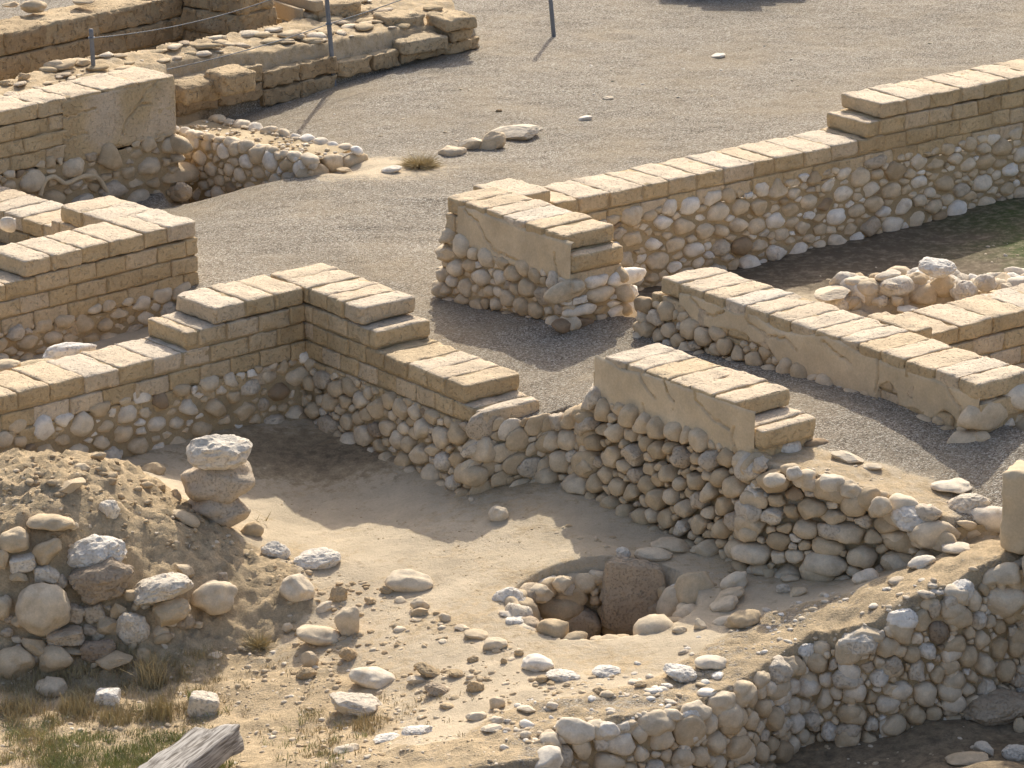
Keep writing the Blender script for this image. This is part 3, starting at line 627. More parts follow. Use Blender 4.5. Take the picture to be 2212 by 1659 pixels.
# ---------------------------------------------------------------- WALL: left L-shaped stepped wall (a3 + b4) and threshold
t = wall_thing('mud_brick_wall', 'tall L shaped mud brick wall with stepped courses on both arms, left of centre', f_a3, T_L0)
f = f_a3
sL0 = f.s_of(un(448, 659, T_L0)); sL1 = f.s_of(un(392, 714, T_L0-CH)+np.array([.0, 0]))
print('a3 steps', sL0, sL1)
a = Acc(); bricks(a, f, T_L0, [(.0, sL0), (.0, sL0+.26), (.0, 7), (0, 7), (0, 7)], seed=71, bl=.285, r=.028)
f = f_b4; b0 = f.s_of(un(794, 662, T_L0)); b1_ = f.s_of(un(824, 714, T_L0-CH)); b2_ = f.s_of(un(1003, 832, T_L0-2*CH)); b3_ = f.s_of(un(1037, 891, T_L0-3*CH))
print('b4 steps', b0, b1_, b2_, b3_)
bricks(a, f, T_L0, [(-.5, b0), (-.5, b1_), (-.4, b2_), (-.4, b3_), (0, b3_-.03)], seed=72, bl=.235, r=.03)
a.build('brickwork', BM(), t)
a = Acc()
stone_face(a, f_a3.w(0, 0), f_a3.w(5, 0), (T_L0-.58, T_L0-.56), (-.62, -.60), -f_a3.n, size=.11, aspect=1.35, proud=.45, seed=73, tones=(.42, .98), jag=.06, batter=.03, gap=.87, big=.25, dark=.02)
stone_face(a, f_b4.w(0, 0), f_b4.w(b3_-.07, 0), (T_L0-.60, T_L0-.57), (-.62, -.66), -f_b4.n, size=.118, aspect=1.2, proud=.75, seed=74, tones=(.34, .8), batter=.10, gap=.96, mort_in=.02, big=.0, dark=.02)
# threshold between the L wall and the middle block
q0, q1, q2 = f_b4.w(b3_-.04, .0), f_w3.w(-.42, -.06), f_w3.w(-.08, -.0)
stone_face(a, q0, q1, (-.10, -.12), (-.66, -.70), -f_b4.n, size=.12, aspect=.8, proud=.9, seed=75, tones=(.34, .85), batter=.14, depth=.6, gap=.97, mort_in=.04)
stone_face(a, q1, q2, (-.10, .06), (-.70, -.72), -f_b4.n, size=.125, aspect=1.0, proud=1.0, seed=77, tones=(.34, .7), batter=.15, depth=.6, gap=.97, mort_in=.04)
a.build('stone_base', SM(), t)

# ---------------------------------------------------------------- WALL: left block (a2) with its rear arms
f = f_a2; t = wall_thing('mud_brick_wall', 'mud brick wall with a right angle return just below the tallest wall', f, T_a2)
a = Acc(); e0 = f.s_of(un(52, 564, T_a2)); bricks(a, f, T_a2, [(0, e0), (0, e0+.3), (0.01, 4), (0, 4), (0, 4)], seed=81, bl=.29)
fr2 = Frame(f.w(0, .5), f.w(0, 1.6)); fr2.n = f.u.copy()
lr = float(np.hypot(*(un(260, 413, T_a2)-un(427, 476, T_a2))))-.5
bricks(a, fr2, T_a2, [(0, lr), (0, lr+.12), (0, lr+.1)], seed=82, bl=.25); 
pw = un(140, 445, T_a2-2*CH); s3 = f.s_of(pw)
fr3 = Frame(f.w(s3, .5), f.w(s3, 2)); fr3.n = f.u.copy()
bricks(a, fr3, T_a2-2*CH+.02, [(0, 2.6), (0, 2.6)], seed=83, bl=.25); a.build('brickwork', BM(), t)
a = Acc(); stone_face(a, f.w(0, 0), f.w(4, 0), T_a2-4*CH-.0, -.42, -f.n, size=.11, aspect=1.5, proud=.5, seed=84, tones=(.45, .85), jag=.05)
a.build('stone_base', SM(), t)

# ---------------------------------------------------------------- WALL: tall wall top left
f = f_tl; t = wall_thing('mud_brick_wall', 'tallest mud brick wall at upper left with weathered flat face above large boulders', f, T_tl)
a = Acc(); bricks(a, f, T_tl, [(0, 4)]*4, seed=91, bl=.42, r=.02, rough=.008, tone=.5); a.build('brickwork', BM('adobe'), t)
a = Acc(); plaster(a, f, .0, 1.25, T_tl-.03, T_tl-.57, seed=92, out=.01, cracks=[[(.22, .69), (.35, .62), (.42, .52), (.55, .42), (.62, .29)], [(.42, .52), (.3, .51)], [(.9, .57), (1.2, .54), (1.6, .57)], [(1.0, .37), (1.3, .37)]], holes=[(1.9, .17, .2, .1), (2.6, .32, .25, .05)], bjag=.07, tone=.45); a.build('plaster', M['adobe'], t)
a = Acc(); stone_face(a, f.w(.0, 0), f.w(4, 0), T_tl-.55, -.65, -f.n, size=.12, aspect=1.45, proud=.45, seed=93, tones=(.35, .75), dark=.04, gap=.88, big=.6, sub=3)
stone_face(a, f.w(0, .5), f.w(0, 0), T_tl-.53, -.75, -f.u, size=.13, aspect=1.9, proud=.3, seed=94, tones=(.35, .7), dark=.04)
a.build('stone_base', SM(), t)

def on_face(vx, vy, fr, out=.0):
    cx, cy = vx-1106, 829.5-vy; d = np.array([cx, math.cos(PITCH)*FPX+math.sin(PITCH)*cy, -math.sin(PITCH)*FPX+math.cos(PITCH)*cy]); n = fr.n; o_ = fr.o-n*out
    t_ = (o_@n)/(d[:2]@n); return np.array([d[0]*t_, d[1]*t_, CAM_H+d[2]*t_])
ml = np.array([(250, 1215), (262, 1160), (285, 1115), (330, 1097), (370, 1120), (400, 1143), (440, 1132), (480, 1108), (530, 1094), (590, 1092), (625, 1120), (650, 1165), (675, 1200)])*.34723
tt_ = np.linspace(0, len(ml)-1, 60); ml2 = np.stack([np.interp(tt_, range(len(ml)), ml[:, i]) for i in (0, 1)], 1)
a = Acc(); V = []; F = []
pts = np.array([on_face(x_, y_, f, .035) for x_, y_ in ml2]); pts[1:-1] = (pts[:-2]+pts[1:-1]*2+pts[2:])/4
for i, p in enumerate(pts):
    tg = pts[min(i+1, 59)]-pts[max(i-1, 0)]; tg /= np.linalg.norm(tg); e1 = np.array([f.n[0], f.n[1], 0]); e2 = np.cross(tg, e1)
    for j in range(8): V.append(p+.022*(e1*math.cos(j*math.pi/4)+e2*math.sin(j*math.pi/4)))
F = [[i*8+j, i*8+(j+1) % 8, (i+1)*8+(j+1) % 8, (i+1)*8+j] for i in range(59) for j in range(8)]
a.add(V, np.array(F), .7); a.build('mortar_line', M['plaster'], t)

# ---------------------------------------------------------------- low cobble wall beyond it
P0, P1 = un(360, 281, .08), un(668, 350, .08); f = Frame(P0, P1); t = wall_thing('cobble_wall', 'low earth topped cobble wall rimmed with white cobbles in the hollow', f, 0)
a = Acc(); W_ = .58; Lw = f.L
stone_face(a, f.w(0, 0), f.w(Lw, 0), .07, (-.7, -.25), -f.n, size=.12, aspect=1.1, proud=.5, gap=.93, seed=101, tones=(.45, .95))
stone_face(a, f.w(Lw, 0), f.w(Lw+.05, W_), .04, -.2, f.u, size=.13, aspect=1.5, proud=.6, seed=102, tones=(.45, .9))
rng = np.random.RandomState(5)
for side in (0, W_):
    s = 0
    while s < Lw:
        r_ = rng.uniform(.06, .10); v, F = rock_shape('cobble', int(s*77)+int(side*10), 3); v = (v*np.array([r_, r_*.75, r_*.6]))@rmat(rng, .08).T; v = rotz(v, f.ang()); c = f.w(s+r_, side+(.04 if side == 0 else -.04)); a.add(v+np.array([c[0], c[1], .085]), F, rng.uniform(.6, 1), 0); s += r_*1.9
S, D_ = np.meshgrid(np.linspace(0, Lw, 60), np.linspace(0, W_, 14)); x = f.o[0]+f.u[0]*S+f.n[0]*D_; y = f.o[1]+f.u[1]*S+f.n[1]*D_; zz = .085+.015*fbm2(S, D_, 5, 3)
i = np.arange(S.size).reshape(S.shape); F = np.stack([i[:-1, :-1], i[:-1, 1:], i[1:, 1:], i[1:, :-1]], -1).reshape(-1, 4); a.add(np.stack([x.ravel(), y.ravel(), zz.ravel()], 1), F, .6+.3*fbm2(S, D_, 3, 3).ravel(), 2)
for k in range(120):
    r_ = rng.uniform(.01, .035); v, F = rock_shape('slab', 1500+k, 2); v = rotz(v*np.array([r_, r_*.8, r_*.5]), rng.uniform(0, 6)); c = f.w(rng.uniform(.05, Lw), rng.uniform(.08, W_-.05)); a.add(v+np.array([c[0], c[1], .095]), F, rng.uniform(.4, .9), 0)
a.build('stonework', SM(), t)

# ---------------------------------------------------------------- earth-topped old wall at upper left (front bricks, flat stones)
cpt = un(700, 150, 0); t = thing('ruined_wall', 'wide ruined mud brick wall with rough stony earth top behind a steel post', 'wall', (cpt[0], cpt[1], 0))
line = [un(1028, 103, 0), un(930, 122, 0), un(720, 170, 0), un(560, 207, 0), un(372, 245, 0)]
ztl = [.12, .14, .2, .27, .36]
a = Acc()
for i in range(len(line)-1):
    fr = Frame(line[i], line[i+1], flip=True)
    n_c = 1 if i < 2 else 2
    for k in range(n_c):
        zt_m = (ztl[i]+ztl[i+1])/2-(.0 if n_c == 1 else k*.17)
        hgt = zt_m if n_c == 1 else .17
        bricks(a, fr, zt_m, [(0, fr.L)], th=.4, bl=.42, seed=111+i*3+k, d0=-.07, ch=max(hgt, .1), r=.02, rough=.006, chip=.018, tone=.42, core=False, gapw=.004)
def block(a, vx, vy, wz, hz_, dep, z, ang, seed, tone=.55, r=.04):
    """a worn brick: vx,vy = view pixel of the centre of its upper front edge, z = top"""
    p = un(vx, vy, z); v, F = rbox((wz, dep, hz_), .03, seed, 14, .006, .016); v = rotz(v, ang); d = np.array([-math.sin(ang), math.cos(ang)])*dep/2
    a.add(v+np.array([p[0]+d[0], p[1]+d[1], z-hz_/2]), F, tone, 0)
AA = f_a1.ang()
a.build('brickwork', BM('adobe_old'), t)
for (vx, vy, w_, h_, d_, z_, tn, sd_) in ((992, 88, .34, .13, .42, .13, .5, 1), (1000, 62, .30, .125, .40, .255, .55, 2), (998, 38, .36, .13, .40, .385, .6, 3), (885, 34, .42, .16, .35, .40, .6, 4), (785, 22, .4, .14, .3, .40, .6, 5), (735, 8, .5, .16, .3, .50, .55, 6), (520, 157, .36, .2, .35, .48, .5, 7), (440, 180, .4, .18, .3, .40, .5, 8), (918, 84, .55, .14, .5, .24, .75, 9), (702, 27, .40, .1, .3, .42, .8, 10)):
    a = Acc(); block(a, vx, vy, w_, h_, d_, z_, AA+.1*(sd_ % 3-1), sd_+120, tn); a.build('brick', BM('adobe_old'), t)
a = Acc(); rng = np.random.RandomState(9)
for _ in range(620):
    vx = rng.uniform(40, 1000); vy = rng.uniform(0, 230); p = un(vx, vy, .4)
    if poly_sd(np.array([p[0]]), np.array([p[1]]), tw_poly)[0] < .06: continue
    z = float(hlook(*p)); r_ = rng.uniform(.03, .12)*(1 if rng.rand() > .2 else 1.5); v, F = rock_shape('slab', rng.randint(999), 2); v = rotz(v*np.array([r_, r_*.7, r_*.22]), AA+rng.normal()*.5)
    a.add(v+np.array([p[0], p[1], z+r_*.12]), F, rng.uniform(.3, .75), rng.choice([0, 1, 2]))
o = a.build('flat_stones', SM(), t); o['kind'] = 'stuff'

# ---------------------------------------------------------------- far adobe wall of the excavation
Tf = .62; f = Frame(un(392, -12, Tf), un(0, 74, Tf), flip=True)
t = wall_thing('mud_brick_wall', 'shaded brown mud brick wall of the excavation in the top left corner', f, Tf)
a = Acc(); bricks(a, f, Tf, [(-.2, 6), (-.2, 6), (-.2, 6)], th=.5, seed=131, bl=.6, ch=.22, rough=.012, chip=.02, r=.03, tone=.45); bricks(a, f, Tf-.66, [(-.2, 6)]*3, th=.52, d0=-.01, seed=132, bl=.7, ch=.25, rough=.02, tone=.35)
fr2 = Frame(f.w(0, 0), f.w(0, 0)+np.array([f.u[1], -f.u[0]])*(1 if np.array([f.u[1], -f.u[0]])[0] > 0 else -1), flip=False)
a.build('brickwork', BM('adobe_old'), t)
f2 = Frame(un(392, -12, Tf), un(524, 8, Tf)); f2.n = np.array([-f2.u[1], f2.u[0]])
t = wall_thing('mud_brick_wall', 'patched mud brick wall beside the wooden boards at the top left', f2, Tf)
a = Acc(); bricks(a, f2, Tf+.1, [(0, f2.L)]*5, th=.5, seed=135, bl=.5, ch=.22, rough=.02, tone=.4); a.build('brickwork', BM('adobe_old'), t)
# shoring boards
def board(name, p, q, wd, thk, label, group='wooden shoring boards'):
    p = np.array(p); q = np.array(q); d = q-p; L = np.linalg.norm(d); ux = d/L; up = np.array([0, 0, 1.]); sdv = np.cross(up, ux); sdv /= np.linalg.norm(sdv); nn = np.cross(ux, sdv)
    v, F = rbox((L, thk, wd), .004, 3, 6, .001, .001); W = v[:, :1]*ux+v[:, 1:2]*sdv+v[:, 2:3]*nn+(p+q)/2
    a = Acc(); a.add(W, F, .7); o = a.build(name, M['board'], loc=tuple((p+q)/2)); tag(o, label, 'board', group); return o
def P3(vx, vy, z): p = un(vx, vy, z); return np.array([p[0], p[1], z])
board('wooden_board', P3(524, -6, .40), P3(652, 38, .40), .16, .04, 'upper pale wooden board shoring the trench at the top')
board('wooden_board', P3(524, 22, .26), P3(606, 50, .26), .08, .04, 'thin middle wooden board shoring the trench at the top')
board('wooden_board', P3(524, 48, .15), P3(610, 74, .15), .16, .04, 'lower wooden board half hidden in the trench at the top')
board('wooden_board', P3(560, -18, .5), P3(690, 14, .5), .10, .10, 'broad flat wooden beam lying over the trench at the top')
board('wooden_board', P3(545, -2, .45), P3(549, 60, .05), .08, .05, 'upright wooden prop beside the trench boards')

# ---------------------------------------------------------------- posts and rope
def post(label, vx, vy, zb, h, lean, r_=.022, ht=()):
    p = un(vx, vy, zb); t = thing('steel_post', label, 'post', (p[0], p[1], zb), 'steel rope posts')
    a = Acc(); n = 16; k = 12; zz = np.linspace(-.1, h, k); V = []; 
    for z in zz:
        for j in range(n): V.append((p[0]+r_*math.cos(j*2*math.pi/n)-lean*z, p[1]+r_*math.sin(j*2*math.pi/n), zb+z))
    V.append((p[0]-lean*h, p[1], zb+h+.004)); F = []
    for i in range(k-1):
        for j in range(n): F.append([i*n+j, i*n+(j+1) % n, (i+1)*n+(j+1) % n, (i+1)*n+j])
    T_ = [[(k-1)*n+j, (k-1)*n+(j+1) % n, k*n] for j in range(n)]
    a.add(V, [np.array(F), np.array(T_)], .5); a.build('tube', M['metal'], t)
    for hh in ht:
        a = Acc(); th_ = np.linspace(0, 2*math.pi, 13)[:-1]; V = []
        for q in th_:
            for e in np.linspace(0, 2*math.pi, 7)[:-1]: V.append((p[0]-lean*hh+(r_+.006+.006*math.cos(e))*math.cos(q), p[1]+(r_+.006+.006*math.cos(e))*math.sin(q), zb+hh+.01*math.sin(e)))
        F = [[i*6+j, ((i+1) % 12)*6+j, ((i+1) % 12)*6+(j+1) % 6, i*6+(j+1) % 6] for i in range(12) for j in range(6)]
        a.add(V, np.array(F), .3); a.build('ring', M['metal'], t)
    return lambda z: np.array([p[0]-lean*z, p[1], zb+z])
def tube(acc, pts, r_, tone=.6, n=7):
    pts = np.array(pts); V = []; T = np.gradient(pts, axis=0); 
    for p, tg in zip(pts, T):
        tg = tg/np.linalg.norm(tg); a_ = np.cross(tg, [0, 0, 1.]); a_ /= np.linalg.norm(a_)+1e-9; b_ = np.cross(a_, tg)
        for j in range(n): V.append(p+r_*(a_*math.cos(j*2*math.pi/n)+b_*math.sin(j*2*math.pi/n)))
    F = [[i*n+j, i*n+(j+1) % n, (i+1)*n+(j+1) % n, (i+1)*n+j] for i in range(len(pts)-1) for j in range(n)]
    acc.add(V, np.array(F), tone)
def rope(p, q, sag, label):
    p, q = np.array(p), np.array(q); t = np.linspace(0, 1, 60)[:, None]; pts = p+(q-p)*t; pts[:, 2] -= (4*sag*t*(1-t))[:, 0]
    a = Acc(); tube(a, pts, .0045, .2); o = a.build('rope', M['metal'], loc=tuple((p+q)/2)); tag(o, label, 'rope', 'ropes between the steel posts'); return o
zl = .47
pA = post('short steel post standing behind the tall wall at upper left', 203, 162, zl, .42, .03, .02, (.34,))
pB = post('tall leaning steel post in front of the ruined wall, rising out of the picture', 721, 172, 0, 1.25, .07, .022, (.54, .92))
pC = post('steel post alone in the far gravel, right of the others', 1196, 76, 0, .95, .09, .022, (.8,))
pD = post('farthest steel post, only its foot visible at the top edge', 893, 18, 0, 1.0, .05, .022, (.8,))
rope(pA(.34), pB(.98), .10, 'grey rope sagging from the short post to the tall post')
rope(pB(.54), P3(360, 150, .48), .03, 'lower grey rope slanting from the tall post over the ruined wall')
rope(pB(.98), pD(.8), .05, 'rope running from the tall post to the farthest post')
rope(pB(.54), pC(1.1)+np.array([0, 0, -.1]), .06, 'thin rope running from the tall post towards the lone post')
# unseen wall, added and sized to throw the shadow on the far gravel
pq = un(1590, -12, 0); t = thing('mud_brick_wall', 'unseen low wall added beyond the top edge to cast the shadow on the far gravel', 'wall', (pq[0], pq[1]+.5, 0))
fz = Frame(un(1430, -4, 0)+[0, .12], un(1745, -4, 0)+[0, .12]); a = Acc(); bricks(a, fz, .34, [(0, fz.L)]*3, seed=151, bl=.3, ch=.14); bricks(a, fz, .60, [(.45, fz.L-.45), (.3, fz.L-.3)], seed=152, bl=.3, ch=.14); a.build('brickwork', BM(), t)

# ---------------------------------------------------------------- front right curved cobble wall
cpt = un(1700, 1500, -1); t = thing('cobble_wall', 'broad curved foreground cobble wall with a pebbly top', 'wall', (cpt[0], cpt[1], -.7))
a = Acc()
for i in range(2, len(wf)-1):
    e = (wf[i+1]-wf[i])/np.hypot(*(wf[i+1]-wf[i])); o_ = np.array([e[1], -e[0]])
    za, zb2 = WF_FRONT[i][2], WF_FRONT[i+1][2]
    stone_face(a, wf[i], wf[i+1], (za-.06, zb2-.06), (-1.32, -1.28), o_, size=.104, aspect=.9 if i > 6 else 1.0, proud=.55, seed=160+i, tones=(.42, .9), gap=.95, big=.15, mort_in=.015, batter=.05, dark=.02, jag=.01, sub=3)
a.build('stone_face', SM(), t)
a = Acc(); rng = np.random.RandomState(77); k = 0
for i in range(2, len(wf)-1):
    seg = wf[i+1]-wf[i]; Ls = np.hypot(*seg); e = seg/Ls; o_ = np.array([e[1], -e[0]]); s = 0
    while s < Ls:
        r_ = rng.uniform(.055, .115); kd = rng.choice(['cobble', 'cobble', 'rough']); v, F = rock_shape(kd, 500+k, 4); k += 1
        v = (v*np.array([r_*1.15, r_*.85, r_*.8]))@rmat(rng, .12).T; v = rotz(v, math.atan2(e[1], e[0])); c = wf[i]+e*(s+r_)-o_*.03
        z = WF_FRONT[i][2]+(WF_FRONT[i+1][2]-WF_FRONT[i][2])*s/Ls
        a.add(v+np.array([c[0], c[1], z-.005-r_*.25]), F, rng.uniform(.5, 1), 1 if kd == 'rough' else 0); s += r_*2.2+rng.uniform(0, .05)
a.build('coping_stones', SM(), t)

# ---------------------------------------------------------------- adobe pillar at the right edge
p = un(2168, 1022, .42); fr = Frame(p, p+f_b4.u); t = thing('mud_brick_wall', 'plastered mud brick wall end cut off by the right edge above the foreground wall', 'wall', (p[0]+.2, p[1], -.3))
a = Acc(); v, F = rbox((.6, .25, .54), .03, 171, 14, .008, .015); v = rotz(v, f_b4.ang()+.35)
a.add(v+np.array([p[0]+.31, p[1]+.0, .15]), F, .6); a.build('brickwork', BM('plaster'), t)
a = Acc(); stone_face(a, p+[-.03, -.1], p+[.5, -.2], -.16, -.45, (-.2, -1), size=.14, seed=172, proud=.6); a.build('stone_base', SM(), t)

# ---------------------------------------------------------------- ledge between the two left walls
q = un(170, 752, -.02); t = thing('stone_ledge', 'earth topped ledge edged with white stone between the two left walls', 'ledge', (q[0], q[1], -.1))
a = Acc()
for (vx, vy, w_, d_, h_, z_, kd, tn, sd_) in ((95, 790, 1.1, .55, .3, .02, 'slab', .85, 1), (150, 742, .42, .16, .16, .05, 'rough', .95, 2), (225, 790, .3, .2, .16, .04, 'rough', .95, 4)):
    p = un(vx, vy, z_); v, F = rock_shape(kd, 180+sd_, 4); v = rotz(v*np.array([w_/2, d_/2, h_/2]), AA-.2); a.add(v+np.array([p[0], p[1], z_-h_/2+.02]), F, tn, 2 if kd == 'slab' else 1)
a.build('stones', SM(), t)
o = None

# ---------------------------------------------------------------- rocks as single things
def rock(label, vx, vy, wpx, hpx, kind='cobble', tone=.7, zc=None, rot=0, seed=None, mat_=None, name='rock', cat='rock', group=None, sink=.25, tiltx=0, zb=None, depth=.8, sub=4):
    """vx, vy = centre in the photograph, wpx x hpx = its size there; it stands on the ground (or at bottom height zb)"""
    seed = seed if seed is not None else int(vx*7+vy*3) % 9973
    base = hit(vx, vy+hpx*.2) if zb is None else None
    z = base[2] if zb is None else zb
    p = un(vx, vy, z+.05); m = mpp(p[1], z); th = math.atan2(CAM_H-z, p[1]); rx = wpx*m/2; ry = rx*depth
    rz2 = ((hpx*m/2)**2-(ry*math.sin(th))**2)/math.cos(th)**2; rz = math.sqrt(max(rz2, (rx*.3)**2))
    if rz2 < (rx*.3)**2: ry = max(.25*rx, math.sqrt(max((hpx*m/2)**2-(rz*math.cos(th))**2, (rx*.3)**2))/math.sin(th)) if (hpx*m/2)**2 > (rz*math.cos(th))**2 else rx*.6
    ry = min(ry, rx*1.1)
    zcn = z+rz*(1-2*sink) if zc is None else zc
    if zc is not None and vx < 770 and vy > 1000 and 'stack' not in label:       # set into the mound where its pixel meets the slope
        h_ = hit(vx, vy); yy = h_[1]-.45*ry; zcn = CAM_H-(yy)*math.tan(PITCH+math.atan((vy-829.5)/FPX))
    p = un(vx, vy, zcn); v, F = rock_shape(kind, seed, sub)
    if rot:
        c, s = math.cos(R(rot)), math.sin(R(rot)); Rm = np.array([[c, 0, s], [0, 1, 0], [-s, 0, c]])
        k = abs(math.cos(R(rot)))
    v = v*np.array([rx, ry, rz])
    if rot: v = v@Rm.T
    if kind != 'clod': tone = tone*.93
    a = Acc(); a.add(v+np.array([p[0], p[1], zcn]), F, tone)
    mm = mat_ or {'cobble': 'stone', 'rough': 'limestone', 'slab': 'stone', 'block': 'limestone', 'clod': 'clod'}[kind]
    o = a.build(name, M[mm], loc=(p[0], p[1], zcn), smooth=(kind == 'cobble')); tag(o, label, cat, group); return o
exec_rocks = True
# stack of three boulders
rock('lowest grey boulder of the three stone stack in the sandy room', 484, 1100, 136, 78, 'cobble', .50, zc=-.49, mat_='limestone')
rock('middle and widest boulder of the three stone stack in the sandy room', 476, 1035, 166, 104, 'cobble', .52, zc=-.29, mat_='limestone')
rock('pale wedge shaped boulder on top of the three stone stack', 472, 975, 142, 80, 'rough', .82, zc=-.07, rot=-6)
